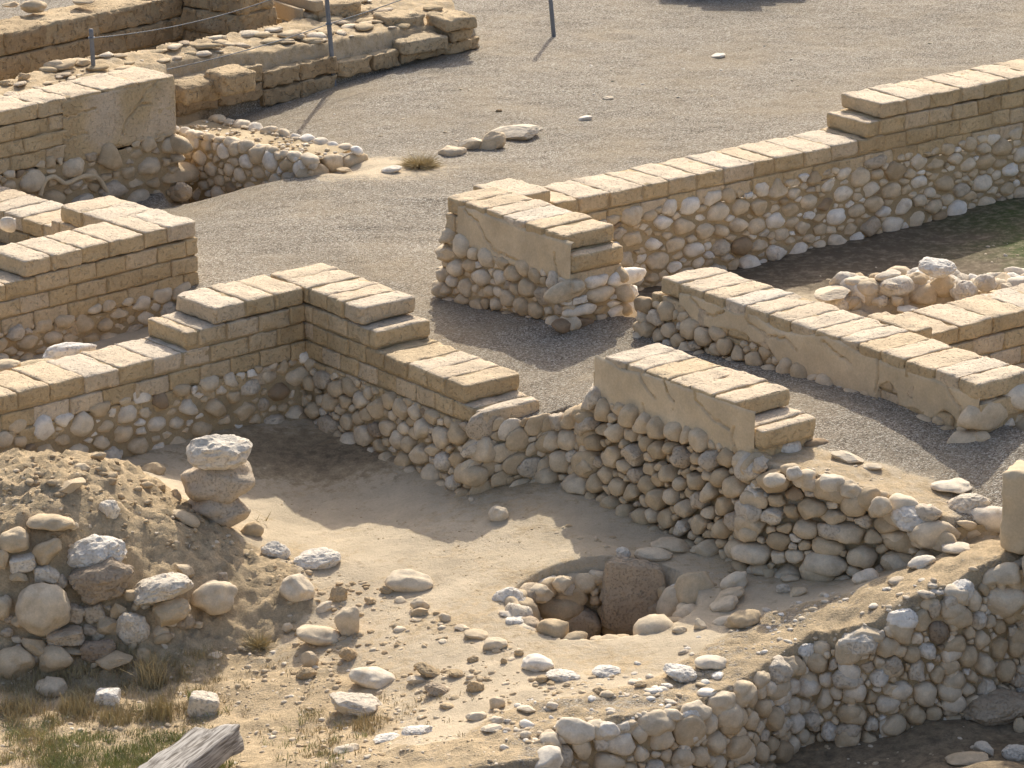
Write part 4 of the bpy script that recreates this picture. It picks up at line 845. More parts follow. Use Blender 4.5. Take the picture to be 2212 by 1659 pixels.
# mound: retaining boulders
RK = [
 ('big smooth egg shaped boulder at the left foot of the earth mound', 92, 1312, 132, 118, 'cobble', .72, -.72, -30),
 ('large white pitted boulder perched on a dark one in the mound', 210, 1194, 140, 92, 'rough', .92, -.42, -12),
 ('large dark pitted boulder under the white perched one', 218, 1254, 150, 104, 'rough', .25, -.62, -8),
 ('long pale slab like boulder slanting in the mound face', 345, 1272, 150, 72, 'rough', .78, -.68, -18),
 ('round smooth cream boulder at the right end of the mound face', 460, 1290, 110, 76, 'cobble', .75, -.74, -12),
 ('grey angular boulder below the slanting slab in the mound face', 366, 1325, 98, 66, 'slab', .5, -.85, -20),
 ('white and rust mottled round boulder low in the mound face', 286, 1360, 78, 78, 'rough', .75, -.92, 0),
 ('blocky yellow stone low in the mound face', 142, 1374, 86, 42, 'block', .45, -.92, -8),
 ('small cube shaped stone in the gap of the mound face', 163, 1326, 40, 38, 'block', .5, -.80, 20),
 ('small square stone right of the cube shaped one', 204, 1324, 46, 42, 'block', .5, -.80, -15),
 ('brown faceted stone under the dark pitted boulder', 253, 1322, 48, 52, 'slab', .42, -.80, 10),
 ('pale trapezoid stone in the mound face', 232, 1352, 56, 38, 'slab', .5, -.87, 10),
 ('dark stone at the very foot of the mound', 210, 1408, 84, 60, 'rough', .12, -1.0, 0),
 ('tan wedge stone at the foot of the mound', 82, 1395, 74, 46, 'slab', .45, -.98, 25),
 ('greyish boulder half in shade at the foot of the mound', 118, 1424, 84, 62, 'cobble', .55, -1.02, 0),
 ('large grey boulder at the left edge below the mound', 30, 1432, 92, 80, 'cobble', .55, -1.02, 0),
 ('pale blue grey boulder in the dry grass left', 114, 1484, 76, 50, 'cobble', .7, -1.08, 15),
 ('flat ochre stone lying in shade at the mound foot', 246, 1426, 84, 36, 'slab', .4, -1.05, -12),
 ('small pale stone at the lower left of the mound face', 162, 1404, 50, 22, 'slab', .6, -.98, 5),
 ('small stone under the pale trapezoid one', 206, 1378, 26, 24, 'slab', .6, -.93, 0),
 ('broad low grey boulder on the mound shoulder', 112, 1128, 108, 48, 'cobble', .5, -.28, 0),
 ('rounded boulder at the left edge of the mound', 32, 1168, 80, 58, 'cobble', .6, -.36, 0),
 ('dark grey oblong boulder leaning on the mound left side', 104, 1190, 80, 54, 'cobble', .42, -.42, -35),
 ('pale broken block left of the oblong boulder', 50, 1216, 60, 38, 'block', .8, -.5, -10),
 ('small tan block under the pale broken block', 42, 1246, 46, 28, 'slab', .5, -.56, 0),
 ('cut off round stone at the left edge', 6, 1206, 34, 50, 'cobble', .6, -.5, 0),
 ('cut off pale boulder at the left edge lower down', 2, 1314, 50, 60, 'cobble', .65, -.78, 0),
 ('white speckled stone standing on the mound slope', 236, 1100, 48, 44, 'rough', .8, -.24, 20),
 ('small white cobble beside the broad low boulder', 158, 1136, 26, 18, 'cobble', .75, -.28, 0),
 ('flat slate coloured slab on top of the mound', 148, 1048, 78, 30, 'slab', .5, -.17, -18),
 ('rounded stone on the crest of the mound', 176, 1012, 40, 26, 'cobble', .6, -.12, 0),
 ('tan stone at the highest point of the mound', 212, 985, 36, 22, 'slab', .45, -.09, 0),
 ('small upright stone at the top left of the mound', 122, 988, 22, 16, 'slab', .5, -.1, 0),
 ('tan angular stone on the mound edge beside the stack', 380, 1072, 34, 30, 'slab', .55, -.42, -35),
 ('brown angular stone on the mound edge left of it', 345, 1056, 32, 26, 'clod', .55, -.36, 0),
 ('long white boulder at the foot of the stack', 442, 1102, 84, 50, 'cobble', .85, -.52, 35),
 ('dark upright egg shaped stone on the mound edge', 541, 1150, 44, 60, 'cobble', .40, -.62, 65),
 ('white weathered round boulder at the mound right end', 594, 1192, 70, 50, 'rough', .85, -.68, 0),
 ('long white ridged boulder lying on the sand', 684, 1208, 108, 50, 'rough', .88, None, -6),
 ('large smooth white boulder tilting down the mound right side', 645, 1274, 92, 68, 'cobble', .85, -.80, 38),
 ('round cream boulder at the right end of the mound', 752, 1348, 60, 78, 'cobble', .68, None, 0),
 ('big cream boulder with a chipped corner below the mound', 690, 1374, 106, 56, 'cobble', .72, None, 8),
 ('slender white stone beside the tilted white boulder', 700, 1312, 42, 24, 'cobble', .85, -.86, -25),
 ('small white stone on the bare mound foot', 622, 1356, 26, 24, 'cobble', .8, None, -40),
 ('long tan slab embedded in the mound slope', 400, 1120, 70, 32, 'slab', .55, -.42, 25),
 ('thin slab above the round cream boulder of the mound', 398, 1232, 50, 30, 'slab', .6, -.55, 35),
 ('small tan cube on the brown earth of the mound', 482, 1246, 20, 20, 'block', .5, -.62, 0),
 ('small white pebble stone under the mound face', 370, 1372, 22, 18, 'cobble', .75, None, 0),
 ('small cream stone at the foot of the mound face', 428, 1350, 26, 18, 'cobble', .7, None, 0),
 ('white cut boulder with flat top in the dry grass', 232, 1508, 58, 40, 'block', .95, None, 0),
 ('pale block with peeling top in the scrub left of centre', 440, 1524, 68, 54, 'block', .75, None, 10),
 ('flat white stone chip on the scrub ground', 463, 1414, 36, 20, 'slab', .8, None, 0),
 ('tan upright wedge stone right of the scrub', 668, 1430, 44, 46, 'slab', .6, None, 30),
 ('brown clod in front of the upright wedge stone', 662, 1456, 46, 32, 'clod', .45, None, 0),
 ('reddish brown lump on the sand left of the wide white rock', 752, 1415, 44, 34, 'clod', .4, None, 20),
 ('wide flat topped white rock in the sand', 806, 1466, 106, 50, 'cobble', .9, None, 5),
 ('large grey faceted rock in front of the wide white rock', 764, 1520, 128, 60, 'rough', .72, None, 5),
 ('long low brown stone on the sand', 925, 1450, 70, 36, 'clod', .5, None, 20),
 ('brown stone right of the long low one', 985, 1454, 46, 20, 'clod', .5, None, 10),
 ('grey brown angular rock leaning in the sand', 946, 1490, 62, 32, 'rough', .35, None, 15),
 ('cream chipped rock behind the grey brown one', 898, 1468, 44, 26, 'slab', .8, None, 10),
 ('single brown lump in the sand below the pit', 1026, 1484, 42, 34, 'clod', .5, None, 0),
 ('small brown lump near the pit on the left', 1022, 1424, 28, 18, 'clod', .5, None, 0),
 ('little brown lump right of it', 1088, 1430, 16, 18, 'clod', .5, None, 0),
 ('rough clod at the edge of the foreground wall', 1168, 1470, 32, 26, 'clod', .5, None, 0),
 ('brown lump left of the big white rock', 1120, 1412, 24, 20, 'clod', .5, None, 0),
 ('big bright white rock between pit and foreground wall', 1164, 1434, 76, 42, 'cobble', 1.0, None, 5),
 ('buried white rock right of the big bright one', 1216, 1460, 78, 28, 'rough', .9, None, 5),
 ('large pale flat stone buried in the sand', 884, 1256, 108, 52, 'cobble', .78, None, 0),
 ('brown lump on the edge of the buried flat stone', 836, 1274, 34, 24, 'clod', .55, None, 0),
 ('tan triangular lump left of it in the sand', 800, 1298, 28, 18, 'clod', .55, None, 0),
 ('pale stone with a brown slab leaning on it', 908, 1306, 46, 34, 'cobble', .7, None, 10),
 ('brown slab lying against the pale stone', 906, 1322, 40, 26, 'slab', .42, None, -25),
 ('thin flat chip below the leaning slab', 898, 1338, 30, 9, 'slab', .6, None, 0),
 ('pinkish half buried stone on the sand', 1028, 1370, 62, 26, 'cobble', .62, None, 5),
 ('sandy half buried stone right of the pinkish one', 1068, 1392, 60, 34, 'cobble', .72, None, 0),
 ('white half buried stone uphill of the pinkish one', 996, 1356, 38, 14, 'slab', .85, None, 15),
 ('light stone half sunk in sand left of the pit', 962, 1336, 32, 24, 'cobble', .7, None, 35),
 ('brown broken clod heap at the mound right foot', 728, 1290, 44, 56, 'clod', .5, -.86, 60),
 ('white oval stone in the shade at the wall foot', 1078, 1110, 48, 40, 'cobble', .85, None, -20),
 ('smooth oval stone lying in the shaded passage', 1650, 1231, 66, 34, 'cobble', .72, None, 0),
 ('smaller oval stone right of it in the shaded passage', 1706, 1249, 44, 20, 'cobble', .66, None, 0),
 ('upright pale stone behind the pit slab', 1346, 1196, 34, 34, 'rough', .85, None, -60),
 ('long tan boulder lying behind the pit slab', 1414, 1197, 90, 30, 'cobble', .75, None, 5),
 ('flat grey boulder in the shade behind the long tan one', 1452, 1178, 94, 34, 'cobble', .66, None, 5),
 ('grey slab stone at the right of the flat grey boulder', 1516, 1187, 54, 24, 'cobble', .6, None, 0),
 ('big smooth boulder standing at the right rim of the pit', 1502, 1282, 96, 104, 'cobble', .52, -.70, 0),
 ('upright oval stone between the slab and the big smooth boulder', 1441, 1260, 46, 66, 'cobble', .50, -.76, 80),
 ('curved white stone at the pit right side', 1588, 1257, 66, 44, 'cobble', .85, None, -25),
 ('thin leaning slab by the pit, upper', 1574, 1290, 74, 36, 'cobble', .62, None, -28),
 ('second leaning slab by the pit, lower and paler', 1566, 1306, 68, 34, 'cobble', .72, None, -22),
 ('reddish brown rock on the pit right shoulder', 1606, 1340, 86, 46, 'cobble', .38, None, -14),
 ('white stone under the reddish brown rock', 1560, 1342, 50, 24, 'cobble', .85, None, -20),
 ('pale pointed stone at the pit front right', 1510, 1350, 34, 32, 'slab', .8, None, 30),
 ('small pale stone at the pit right edge', 1468, 1362, 34, 20, 'cobble', .65, None, 0),
 ('small grey rock where pit sand meets the wall shade', 1692, 1272, 32, 24, 'rough', .7, None, 0),
 ('dark grey stone on the wall back edge', 1722, 1280, 44, 26, 'slab', .55, None, -15),
 ('white boulder peeking over the foreground wall', 1872, 1246, 66, 36, 'cobble', .9, None, -15),
 ('white dome shaped boulder on the back edge of the foreground wall', 1992, 1216, 66, 34, 'cobble', .95, None, -15),
 ('pale boulder on the back edge near the right', 2064, 1184, 72, 28, 'cobble', .9, None, 0),
 ('chalky boulder capping the end of the cobble wall, upper', 2090, 1095, 112, 66, 'rough', .75, -.06, -12),
 ('bright rough boulder at the front corner of the cobble wall end', 1980, 1122, 116, 66, 'rough', .95, -.10, 10),
 ('smooth flat pale stone set in the gravel behind the wall end', 2056, 1051, 94, 28, 'cobble', .9, None, 0),
 ('pale flat rock half buried in gravel behind the cobble wall', 1830, 987, 74, 26, 'slab', .85, None, 10),
 ('small pale stone in the gravel right of it', 1885, 1008, 46, 18, 'cobble', .8, None, 0),
 ('cream boulder atop the cobble wall right of the bricks', 1672, 1038, 52, 34, 'cobble', .82, .10, -10),
 ('round white cobble on the wall edge right of the bricks', 1714, 1024, 40, 34, 'cobble', .92, .11, 0),
 ('triangular cream boulder on the wall edge', 1748, 1045, 56, 46, 'cobble', .75, .03, 25),
 ('large white smooth boulder on the wall edge', 1800, 1045, 64, 50, 'cobble', .88, .06, 0),
 ('grey white boulder right of the smooth one on the wall edge', 1842, 1062, 62, 44, 'cobble', .72, .03, 20),
 ('rusty grey boulder on the wall edge', 1880, 1080, 60, 62, 'cobble', .42, -.01, -40),
 ('round grey white boulder before the chalky corner', 1900, 1096, 54, 50, 'cobble', .75, -.01, 20),
 ('white stone lying at the end of the stepped bricks', 1168, 908, 62, 28, 'cobble', .75, None, 10),
 ('flat tan stone on the threshold', 1205, 926, 70, 16, 'slab', .65, None, 0),
 ('black speckled boulder in the hollow at the lower right edge', 2150, 1530, 170, 90, 'rough', .35, None, -8),
 ('tan flat boulder in the lower right corner', 2090, 1640, 96, 36, 'cobble', .55, None, -5),
 ('white angular stone in the lower right corner', 2128, 1620, 54, 40, 'slab', .9, None, 30),
 ('grey pitted rock cut off at the lower right corner', 2196, 1628, 66, 44, 'rough', .8, None, 0),
 ('small round rock at the right edge in the dark hollow', 2204, 1568, 32, 44, 'cobble', .5, None, 0),
 ('huge smooth white boulder on the front edge of the foreground wall', 1240, 1580, 92, 66, 'cobble', .9, -.70, 8),
 ('white oval cobble right of the huge one on the wall edge', 1312, 1578, 58, 46, 'cobble', .98, -.70, 10),
 ('tan upright cobble third along the front wall edge', 1352, 1573, 38, 54, 'cobble', .7, -.72, 70),
 ('broad pale cobble fourth along the front wall edge', 1398, 1560, 54, 50, 'cobble', .8, -.71, 0),
 ('grey white cobble fifth along the front wall edge', 1452, 1546, 56, 36, 'cobble', .85, -.68, 0),
 ('flat white stone in the pebbly top of the foreground wall', 1534, 1432, 72, 36, 'cobble', .9, None, 0),
 ('crusty white slab in the wall top left of the flat stone', 1468, 1456, 84, 46, 'rough', .95, None, 15),
 ('small crusty white rock on the pebbly wall top', 1312, 1450, 68, 26, 'rough', .95, None, 0),
 ('twisted white rock on the wall top near its left end', 1134, 1530, 46, 20, 'slab', .85, None, 0),
 ('small white lumpy rock right of the twisted one', 1192, 1524, 30, 20, 'cobble', .9, None, 0),
 ('oval cream rock at the left end of the wall top', 1030, 1548, 50, 26, 'cobble', .85, None, 0),
 ('smaller oval rock below the cream one', 1076, 1556, 34, 18, 'cobble', .85, None, 0),
 ('little round white cobble on the dark wall top', 1136, 1588, 26, 20, 'cobble', .85, None, 0),
 ('flat pale slab on the wall top lower left', 1062, 1574, 50, 18, 'slab', .85, None, -10),
 ('round tan stone where the wall top meets the sand', 1072, 1520, 40, 36, 'cobble', .65, None, 0),
 ('small grey rock in the sand at the wall end', 1310, 1500, 34, 18, 'cobble', .7, None, 0),
 ('tan oval rock on the dark pebbly wall top', 1296, 1492, 34, 20, 'clod', .6, None, 0),
 ('rough brown rock on the pebbly wall top', 1384, 1478, 30, 16, 'clod', .55, None, 0),
 ('white rim stone right end of the bottom ledge', 1054, 1636, 50, 34, 'rough', .95, -.82, 0),
 ('large pale rim stone at the bottom centre', 1112, 1650, 60, 34, 'cobble', .75, -.80, 0),
 ('white jagged rock on the bottom ledge edge', 836, 1594, 66, 26, 'rough', .95, None, -10),
 ('second white jagged rock further right on the bottom ledge edge', 900, 1578, 72, 22, 'rough', .95, None, -8),
 ('smooth white rock at the left of the bottom ledge', 746, 1618, 62, 18, 'cobble', .9, None, -10),
 ('rough tan rock forming the end of the cobble wall, under the chalky boulder', 2072, 1150, 150, 84, 'rough', .45, -.24, -6),
 ('low rough grey rock at the foot of the cobble wall end', 1968, 1172, 120, 56, 'rough', .55, -.32, 8),
 # right room rubble
 ('topmost big pale boulder on the rubble heap at right', 2024, 578, 84, 44, 'rough', .95, .30, 0),
 ('round grey cobble in the rubble heap below the topmost boulder', 1986, 612, 56, 48, 'cobble', .55, .12, 30),
 ('second smooth grey cobble right of the first in the rubble heap', 2035, 620, 54, 54, 'cobble', .52, .11, 60),
 ('big white pitted rock right of the smooth cobbles in the heap', 2084, 632, 68, 56, 'rough', .85, .08, 20),
 ('long white stone on the left shoulder of the rubble heap', 1915, 596, 62, 26, 'cobble', .9, .16, -10),
 ('curved cream stone with a notch in the rubble heap', 1878, 624, 54, 36, 'cobble', .75, .08, 10),
 ('pitted grey stone left of the smooth cobbles', 1932, 618, 64, 32, 'rough', .75, .12, 5),
 ('pale stone at the back left of the rubble heap', 1850, 606, 54, 20, 'cobble', .85, .12, 0),
 ('white rough stone at the right of the rubble heap', 2128, 612, 54, 44, 'rough', .8, .14, 0),
 ('small white cobble at the right end of the heap', 2172, 624, 36, 30, 'cobble', .85, .08, 0),
 ('pale rock at the right edge of the heap', 2192, 650, 40, 32, 'rough', .8, .02, 0),
 ('upright white stone low in the rubble heap', 2018, 664, 36, 40, 'cobble', .85, -.06, 50),
 ('upright pale stone right of it low in the heap', 2048, 672, 30, 40, 'cobble', .75, -.08, 60),
 ('smooth white stone low right in the heap', 2082, 680, 34, 34, 'cobble', .8, -.1, -60),
 ('reddish brown stone shaded inside the heap', 1986, 656, 44, 40, 'cobble', .3, -.04, 0),
 ('small white stones bottom left of the heap', 1906, 652, 30, 28, 'rough', .85, .0, -30),
 ('white flat stone at the foot of the heap', 1960, 668, 52, 18, 'cobble', .95, -.02, 0),
 ('pale flat block beside the low wall and the heap', 2020, 684, 72, 26, 'rough', .75, .0, 10),
 ('cracked white flat rock left of the rubble heap', 1800, 634, 82, 26, 'slab', .85, .04, -8),
 ('small leaning stone in the middle of the heap', 1938, 652, 34, 26, 'slab', .7, .02, 25),
 ('grey round stone low at the right of the heap', 2150, 656, 34, 30, 'cobble', .6, .0, 0),
 ('small stone right low in the heap', 2112, 670, 36, 32, 'cobble', .65, -.06, 0),
 # outcrop in the gravel court
 ('largest white outcrop rock in the gravel court', 1114, 288, 112, 40, 'slab', .88, .03, -5),
 ('grey slanting outcrop rock in the gravel court', 1056, 310, 80, 46, 'slab', .6, .03, -28),
 ('pale outcrop rock behind the slanting grey one', 1020, 312, 66, 34, 'slab', .85, .02, -10),
 ('smooth outcrop rock at the left of the gravel court outcrop', 976, 330, 66, 38, 'cobble', .7, .0, -8),
 ('flat white stone left of the dry bush in the court', 846, 366, 46, 18, 'slab', .95, None, -10),
 ('tapering white tail of the outcrop on its right', 1160, 280, 34, 9, 'slab', .9, .01, 0),
 ('lone white rock in the gravel court right of the outcrop', 1264, 256, 34, 14, 'cobble', .98, None, -10),
 ('small dark stone in the gravel court', 1078, 239, 16, 9, 'clod', .3, None, 0),
 ('small white stone in the upper gravel court', 1552, 121, 32, 10, 'cobble', .95, None, -10),
 ('low white stone in the gravel above the outcrop', 1314, 212, 26, 10, 'cobble', .85, None, 0),
 ('grey cut slab end at the tip of the low cobble wall', 744, 368, 36, 14, 'slab', .35, .0, 5),
 ('white stones at the tip of the low cobble wall', 706, 352, 34, 20, 'slab', .9, .0, 25),
 # upper left
 ('rounded boulder on the wall in the top left corner', 72, 14, 54, 28, 'cobble', .5, .69, 0),
 ('boulder cut by the top edge above the far wall', 178, 2, 48, 16, 'cobble', .5, .69, 0),
 ('flat pinkish stone in the top left corner', 26, 10, 40, 10, 'slab', .5, .66, 0),
 ('round tan stone on the ruined wall', 482, 86, 22, 18, 'cobble', .5, None, 0),
 ('tan stone cluster stone by the left edge, largest', 50, 166, 32, 22, 'clod', .55, None, 0),
 ('tan stone by the left edge behind the tall wall', 14, 180, 34, 18, 'clod', .55, None, 0),
 ('worn slab left of the short steel post', 120, 140, 54, 26, 'slab', .6, None, 0),
 ('worn slab touching the short steel post', 170, 136, 56, 22, 'slab', .6, None, 5),
 ('white egg shaped stone at the left edge on the lower bricks', 18, 484, 36, 34, 'cobble', .95, .3, 20),
 ('grey boulder on the ledge at the left edge', 12, 790, 62, 34, 'cobble', .6, .1, -5),
 ('rusty round boulder at the foot of the tall wall corner', 394, 412, 40, 40, 'rough', .3, -.20, 0),
 ('dark boulder in the shade at the foot of the left room wall', 333, 1020, 66, 44, 'cobble', .4, -.48, 0),
]
for r_ in RK:
    lab, vx, vy, wp, hp, kd, tn, zc_, rt = r_
    rock(lab, vx, vy, wp, hp, kd, tn, zc=zc_, rot=rt)

rng = np.random.RandomState(88); k = 0; poly_m = np.array([(0, 1240), (150, 1235), (330, 1300), (430, 1320), (330, 1430), (0, 1450)], float)
while k < 46:
    vx, vy = rng.uniform(2, 430), rng.uniform(1235, 1445)
    if poly_sd(np.array([vx]), np.array([vy]), poly_m)[0] < 0: continue
    wp = rng.uniform(20, 48); rock('small wedge stone packed between the boulders of the mound face', vx, vy, wp, wp*rng.uniform(.55, .9), ['slab', 'block', 'rough', 'cobble'][k % 4], rng.uniform(.35, .8), zc=-.8, rot=rng.uniform(-40, 40), seed=3000+k, group='small stones packed in the mound face', sub=3); k += 1

# ---------------------------------------------------------------- the stone-lined pit
t = thing('stone_pit', 'round stone lined pit sunk in the sand in the foreground', 'pit', (PIT_C[0], PIT_C[1], -.75))
tmp = Acc(); Lc = 2*math.pi*PIT_R
stone_face(tmp, (0, 0), (Lc, 0), -.745, -1.34, (0, -1), size=.155, aspect=1.05, proud=.75, seed=203, tones=(.3, .75), gap=.97, mort_in=.05, jag=.05, big=.15)
a = Acc()
for v, fl, tn_, mi in zip(tmp.v, tmp.f, tmp.t, tmp.m):
    q = v[:, 0]/PIT_R+2.0; rr = PIT_R+v[:, 1]; o0 = a.n
    a.v.append(np.stack([PIT_C[0]+rr*1.06*np.cos(q), PIT_C[1]+rr*np.sin(q), v[:, 2]], 1).astype(np.float32)); a.f.append(fl[:, ::-1]); a.m.append(mi); a.t.append(tn_); a.n += len(v)
a.build('lining', SM(), t)
rng = np.random.RandomState(31)
for i in range(20):
    q = 2*math.pi*(i+rng.uniform(-.2, .2))/20; r_ = rng.uniform(.065, .105); c = PIT_C+(PIT_R+.05)*np.array([1.06*math.cos(q), 1.0*math.sin(q)])
    if math.sin(q) < -.2 and i % 3: continue
    back = math.sin(q) > 0; v, F = rock_shape('cobble', 900+i, 4); v = (v*np.array([r_*1.2, r_*.8, r_*(.85 if back else .45)]))@rmat(rng, .1).T; v = rotz(v, q+math.pi/2)
    a = Acc(); a.add(v+np.array([c[0], c[1], float(gz(c[0]*1.0, c[1]))*0-.735-(.02 if back else .02)]), F, rng.uniform(.5, .95), 0); a.build('rim_stone', SM(), t)

rock('tall rough slab standing upright inside the pit with a bright top', 1369, 1288, 142, 164, 'block', .32, zc=-.805, rot=3, mat_='limestone', depth=.30, seed=77)
rock('crusty white boulder on the left rim of the pit', 1100, 1294, 76, 56, 'rough', .92, zc=-.72)
rock('flat white stone just below the crusty white boulder', 1096, 1326, 42, 16, 'cobble', .95, zc=-.72)
rock('square white stone on the front left rim of the pit', 1112, 1346, 44, 26, 'block', .95, zc=-.74)
rock('cream cobble on the rear left rim of the pit', 1168, 1284, 58, 44, 'cobble', .72, zc=-.74)
rock('tan cobble left of the upright slab', 1264, 1262, 58, 50, 'cobble', .6, zc=-.76)
rock('pale cobble between the tan and the cream rim cobbles', 1214, 1262, 44, 36, 'cobble', .72, zc=-.72)
rock('broad cream stone in the front rim of the pit', 1350, 1388, 86, 24, 'cobble', .75, zc=-.76)
rock('tan stone left of the broad cream one in the front rim', 1244, 1386, 54, 24, 'cobble', .6, zc=-.76)

# ---------------------------------------------------------------- timber beam
pa = P3(452, 1592, -.80); pb = P3(330, 1720, -.80)
d = pb-pa; L = np.linalg.norm(d); ang = math.atan2(d[1], d[0])
v, F = rbox((.30, L+.3, .16), .008, 5, 14, .003, .012)
grv = np.exp(-((v[:, 0]-.03-.03*np.sin(v[:, 1]*5))/.010)**2)*(v[:, 2] > .05); v[:, 2] -= grv*.05
v[:, 1] += np.where(v[:, 1] < 0, .02*np.sin(v[:, 0]*20), 0)
a = Acc(); a.add(v, F, .6); o = a.build('timber_beam', M['wood'])
o.location = ((pa+pb)/2); o.rotation_euler = (R(6), R(8), ang-math.pi/2)
tag(o, 'weathered grey split timber beam jutting in from the bottom edge', 'beam')

# ---------------------------------------------------------------- dry bushes, grass, pebbles
def blades(acc, cx, cy, cz, n, h, spread, rng, tone, wdt=.0024, lean=.5):
    V = []; F = []
    for k in range(n):
        q = rng.uniform(0, 2*math.pi); rr = spread*math.sqrt(rng.rand()); x, y = cx+rr*math.cos(q), cy+rr*math.sin(q); hh = h*rng.uniform(.4, 1.1); ln = rng.normal(size=2)*lean*hh
        w_ = wdt*rng.uniform(.6, 1.3); pa_ = rng.uniform(0, math.pi); wx, wy = w_*math.cos(pa_), w_*math.sin(pa_); b = len(V)
        V += [(x-wx, y-wy, cz-.01), (x+wx, y+wy, cz-.01), (x+ln[0]*.4+wx*.7, y+ln[1]*.4+wy*.7, cz+hh*.6), (x+ln[0]*.4-wx*.7, y+ln[1]*.4-wy*.7, cz+hh*.6), (x+ln[0], y+ln[1], cz+hh)]
        F += [[b, b+1, b+2], [b, b+2, b+3], [b+3, b+2, b+4]]
    acc.add(V, np.array(F), tone)
rng = np.random.RandomState(3)
a = Acc()
for (x0, y0, x1, y1, n, h, tn, sp, nb) in ((100, 1590, 500, 1670, 190, .05, (.05, .5), .07, 46), (0, 1560, 130, 1660, 60, .06, (.2, .8), .07, 36), (120, 1530, 480, 1610, 60, .045, (.2, .8), .06, 30), (150, 1400, 480, 1560, 130, .07, (.55, 1), .07, 26), (0, 1440, 220, 1560, 90, .08, (.5, .95), .07, 26),
      (380, 1420, 680, 1600, 60, .03, (.6, 1), .04, 10), (640, 1540, 800, 1640, 55, .05, (.25, .95), .05, 18), (780, 1500, 1060, 1600, 26, .03, (.6, 1), .03, 10), (560, 1560, 740, 1659, 22, .05, (.1, .6), .05, 14), (760, 1480, 900, 1560, 26, .03, (.7, 1), .05, 12)):
    for _ in range(n):
        p = hit(rng.uniform(x0, x1), rng.uniform(y0, y1), -1); blades(a, p[0], p[1], p[2], nb, h*rng.uniform(.5, 1.2), sp, rng, rng.uniform(*tn))
o = a.build('grass', M['grass']); tag(o, 'thin green and straw coloured grass on the stony ground at lower left', 'grass', kind='stuff')
def tuft(label, vx, vy, h, sp, n, tone, lean=.3):
    p = hit(vx, vy, -.9); a = Acc(); blades(a, p[0], p[1], p[2], n, h, sp, rng, tone, .003, lean); o = a.build('dry_grass_tuft', M['grass'], loc=tuple(p)); tag(o, label, 'plant', 'tufts at lower left')
tuft('tallest dry grass tuft at the foot of the mound', 330, 1480, .22, .09, 260, .8)
tuft('green and straw tuft below the tallest one', 345, 1545, .13, .09, 220, .5)
tuft('straw coloured tuft left of the cut boulder', 160, 1540, .13, .09, 200, .75)
tuft('low brown tuft at the left edge', 40, 1540, .12, .12, 260, .7)
tuft('brown tuft left of centre among the stones', 250, 1560, .10, .1, 220, .62)
tuft('bright green sprig beside the peeling block', 416, 1512, .08, .03, 60, .3)
tuft('low dry tuft under the grey faceted rock', 800, 1568, .06, .12, 220, .72)
def twigs(label, vx, vy, w_, h_, n, z0=0, tone=.62):
    p = hit(vx, vy, z0); a = Acc(); V = []; F = []
    for k in range(n):
        q = rng.uniform(0, 2*math.pi); e = rng.uniform(.05, 1.2); r0 = rng.uniform(.0, .5); dr = np.array([math.cos(q)*math.cos(e)*w_, math.sin(q)*math.cos(e)*w_, math.sin(e)*h_])
        s = p+dr*r0+rng.normal(size=3)*.01; e_ = s+dr*(1-r0)*rng.uniform(.6, 1)+rng.normal(size=3)*.03; sd_ = rng.normal(size=3)*.0016; b = len(V); V += [s-sd_, s+sd_, e_]; F.append([b, b+1, b+2])
    a.add(V, np.array(F), tone); o = a.build('dry_bush', M['grass'], loc=tuple(p)); tag(o, label, 'bush')
twigs('grey brown leafless dry bush beside the outcrop in the gravel court', 908, 362, .24, .11, 1600, 0, .85)
twigs('scrubby dry bush at the foot of the mound on the right', 560, 1400, .14, .10, 500, -1, .6)
twigs('small dead twig heap on the sand beside the stack', 566, 1130, .12, .04, 24, -.6, .6)

a = Acc(); PR = {(k, s): rock_shape(k, s, 2) for k in ('slab', 'clod', 'cobble') for s in range(6)}; PR1 = {(k, s): rock_shape(k, s, 1) for k in ('slab', 'clod', 'cobble') for s in range(6)}
def scatter(n, poly, rlo, rhi, kinds, tones, matw, z0=-.8, flat=.6):
    P = np.array(poly, float); lo, hi = P.min(0), P.max(0); vx = rng.uniform(lo[0], hi[0], n*2); vy = rng.uniform(lo[1], hi[1], n*2)
    ins = poly_sd(vx, vy, P) > 0; vx, vy = vx[ins][:n], vy[ins][:n]; H3 = hits(vx, vy); X, Y, z = H3.T; kp = fbm2(X, Y, 2.3, 3, n % 17)+rng.normal(size=X.shape)*.25 > -.12; X, Y, z = X[kp], Y[kp], z[kp]
    for x, y, zz in zip(X, Y, z):
        r_ = rlo*(rhi/rlo)**(rng.rand()**2.2); k = kinds[rng.randint(len(kinds))]; v, F = (PR if r_ > .012 else PR1)[(k, rng.randint(6))]
        v = rotz(v*np.array([r_, r_*rng.uniform(.6, .95), r_*flat*rng.uniform(.6, 1)]), rng.uniform(0, 6.3)); a.add(v+np.array([x, y, zz+r_*.12]), F, rng.uniform(*tones), matw[rng.randint(len(matw))])
scatter(2000, [(560, 1180), (700, 1220), (1000, 1350), (1250, 1440), (1300, 1500), (1000, 1560), (850, 1560), (640, 1450), (620, 1300)], .005, .035, ['clod', 'slab'], (.3, .8), [2, 2, 0])
scatter(1900, [(380, 1400), (700, 1380), (1000, 1500), (900, 1640), (500, 1659), (380, 1560)], .005, .03, ['slab', 'cobble', 'clod'], (.4, .9), [0, 2, 0])
scatter(260, [(0, 985), (220, 980), (330, 1050), (460, 1130), (560, 1200), (740, 1290), (700, 1330), (560, 1230), (300, 1090), (0, 1060)], .018, .06, ['clod'], (.35, .75), [2])
scatter(1300, [(0, 985), (220, 980), (330, 1050), (560, 1200), (640, 1320), (400, 1300), (0, 1180)], .006, .032, ['clod', 'slab'], (.35, .8), [2, 2, 0])
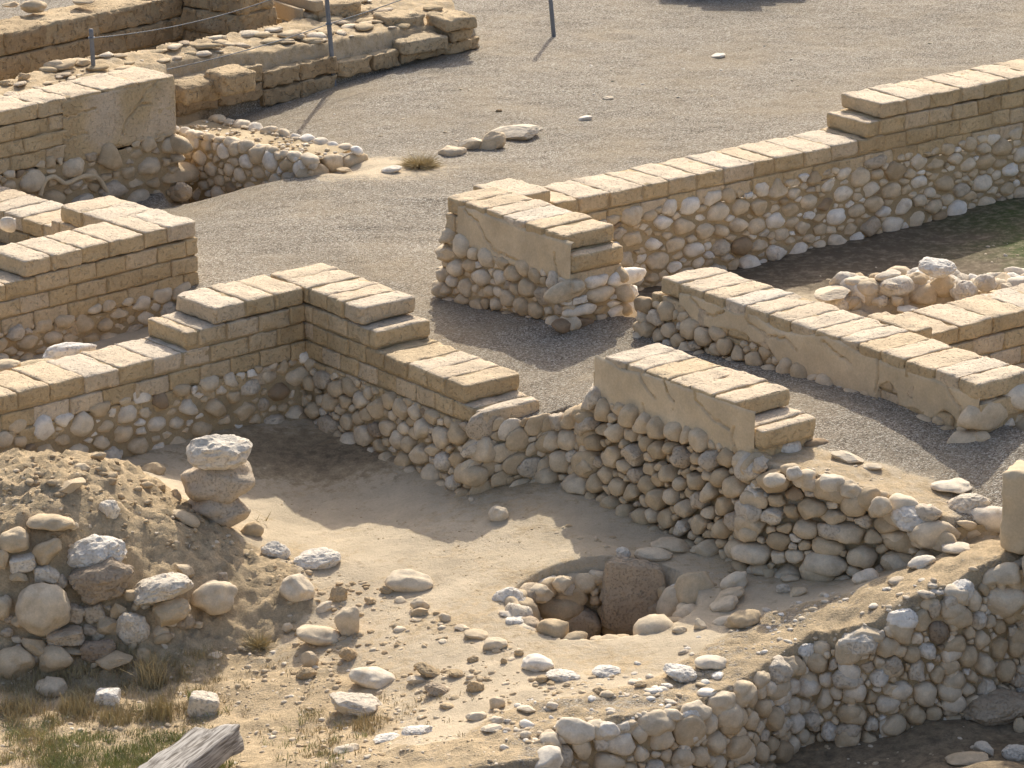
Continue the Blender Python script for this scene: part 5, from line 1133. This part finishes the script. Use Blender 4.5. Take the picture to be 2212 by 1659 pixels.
scatter(1100, [(0, 1430), (400, 1400), (400, 1659), (0, 1659)], .005, .03, ['slab', 'cobble', 'clod'], (.4, .9), [0, 2])
scatter(2600, [(1050, 1545), (1250, 1465), (1450, 1400), (1600, 1330), (1780, 1285), (2000, 1240), (2212, 1185), (2212, 1220), (1900, 1345), (1700, 1430), (1500, 1540), (1200, 1580), (1100, 1650)], .006, .035, ['cobble', 'slab', 'cobble'], (.4, 1), [0, 0, 1])
scatter(2200, [(580, 1080), (700, 1085), (1300, 1200), (1560, 1290), (1100, 1300), (700, 1230)], .003, .012, ['clod', 'slab'], (.3, .6), [2])
scatter(900, [(1050, 1060), (1240, 1140), (1700, 1260), (1560, 1280), (1300, 1210), (700, 960)], .006, .03, ['cobble', 'slab'], (.4, .8), [0, 2])
scatter(350, [(1640, 1010), (1880, 1000), (2100, 1050), (2000, 1100), (1700, 1040)], .005, .02, ['slab', 'cobble'], (.5, .9), [0, 1], .1)
scatter(500, [(600, 1640), (900, 1590), (1050, 1590), (1090, 1659), (620, 1659)], .005, .02, ['slab', 'cobble'], (.5, .9), [0, 2])
scatter(150, [(1700, 600), (2212, 520), (2212, 560), (1760, 640)], .006, .025, ['slab', 'cobble'], (.5, .9), [0], -.2)
scatter(300, [(400, 300), (1000, 180), (1500, 100), (2200, 60), (2200, 120), (1500, 250), (1000, 360)], .008, .022, ['cobble'], (.5, 1), [0], 0)
scatter(120, [(1600, 1500), (2000, 1480), (2212, 1600), (1900, 1659), (1700, 1659)], .01, .03, ['cobble'], (.4, .8), [0], -1.4)
scatter(240, [(1050, 1545), (1250, 1465), (1450, 1400), (1600, 1330), (1780, 1285), (2000, 1240), (2212, 1185), (2212, 1220), (1900, 1345), (1700, 1430), (1500, 1530), (1200, 1570), (1100, 1640)], .03, .07, ['cobble', 'slab'], (.5, 1), [0, 1], flat=.5)
scatter(60, [(560, 1180), (1000, 1350), (1250, 1440), (1200, 1500), (850, 1560), (640, 1450)], .03, .06, ['clod', 'slab'], (.4, .8), [2, 0])
o = a.build('pebbles', [M['stone'], M['limestone'], M['clod']]); tag(o, 'scattered pebbles, earth crumbs and stone chips on sand and wall tops', 'pebbles', kind='stuff')
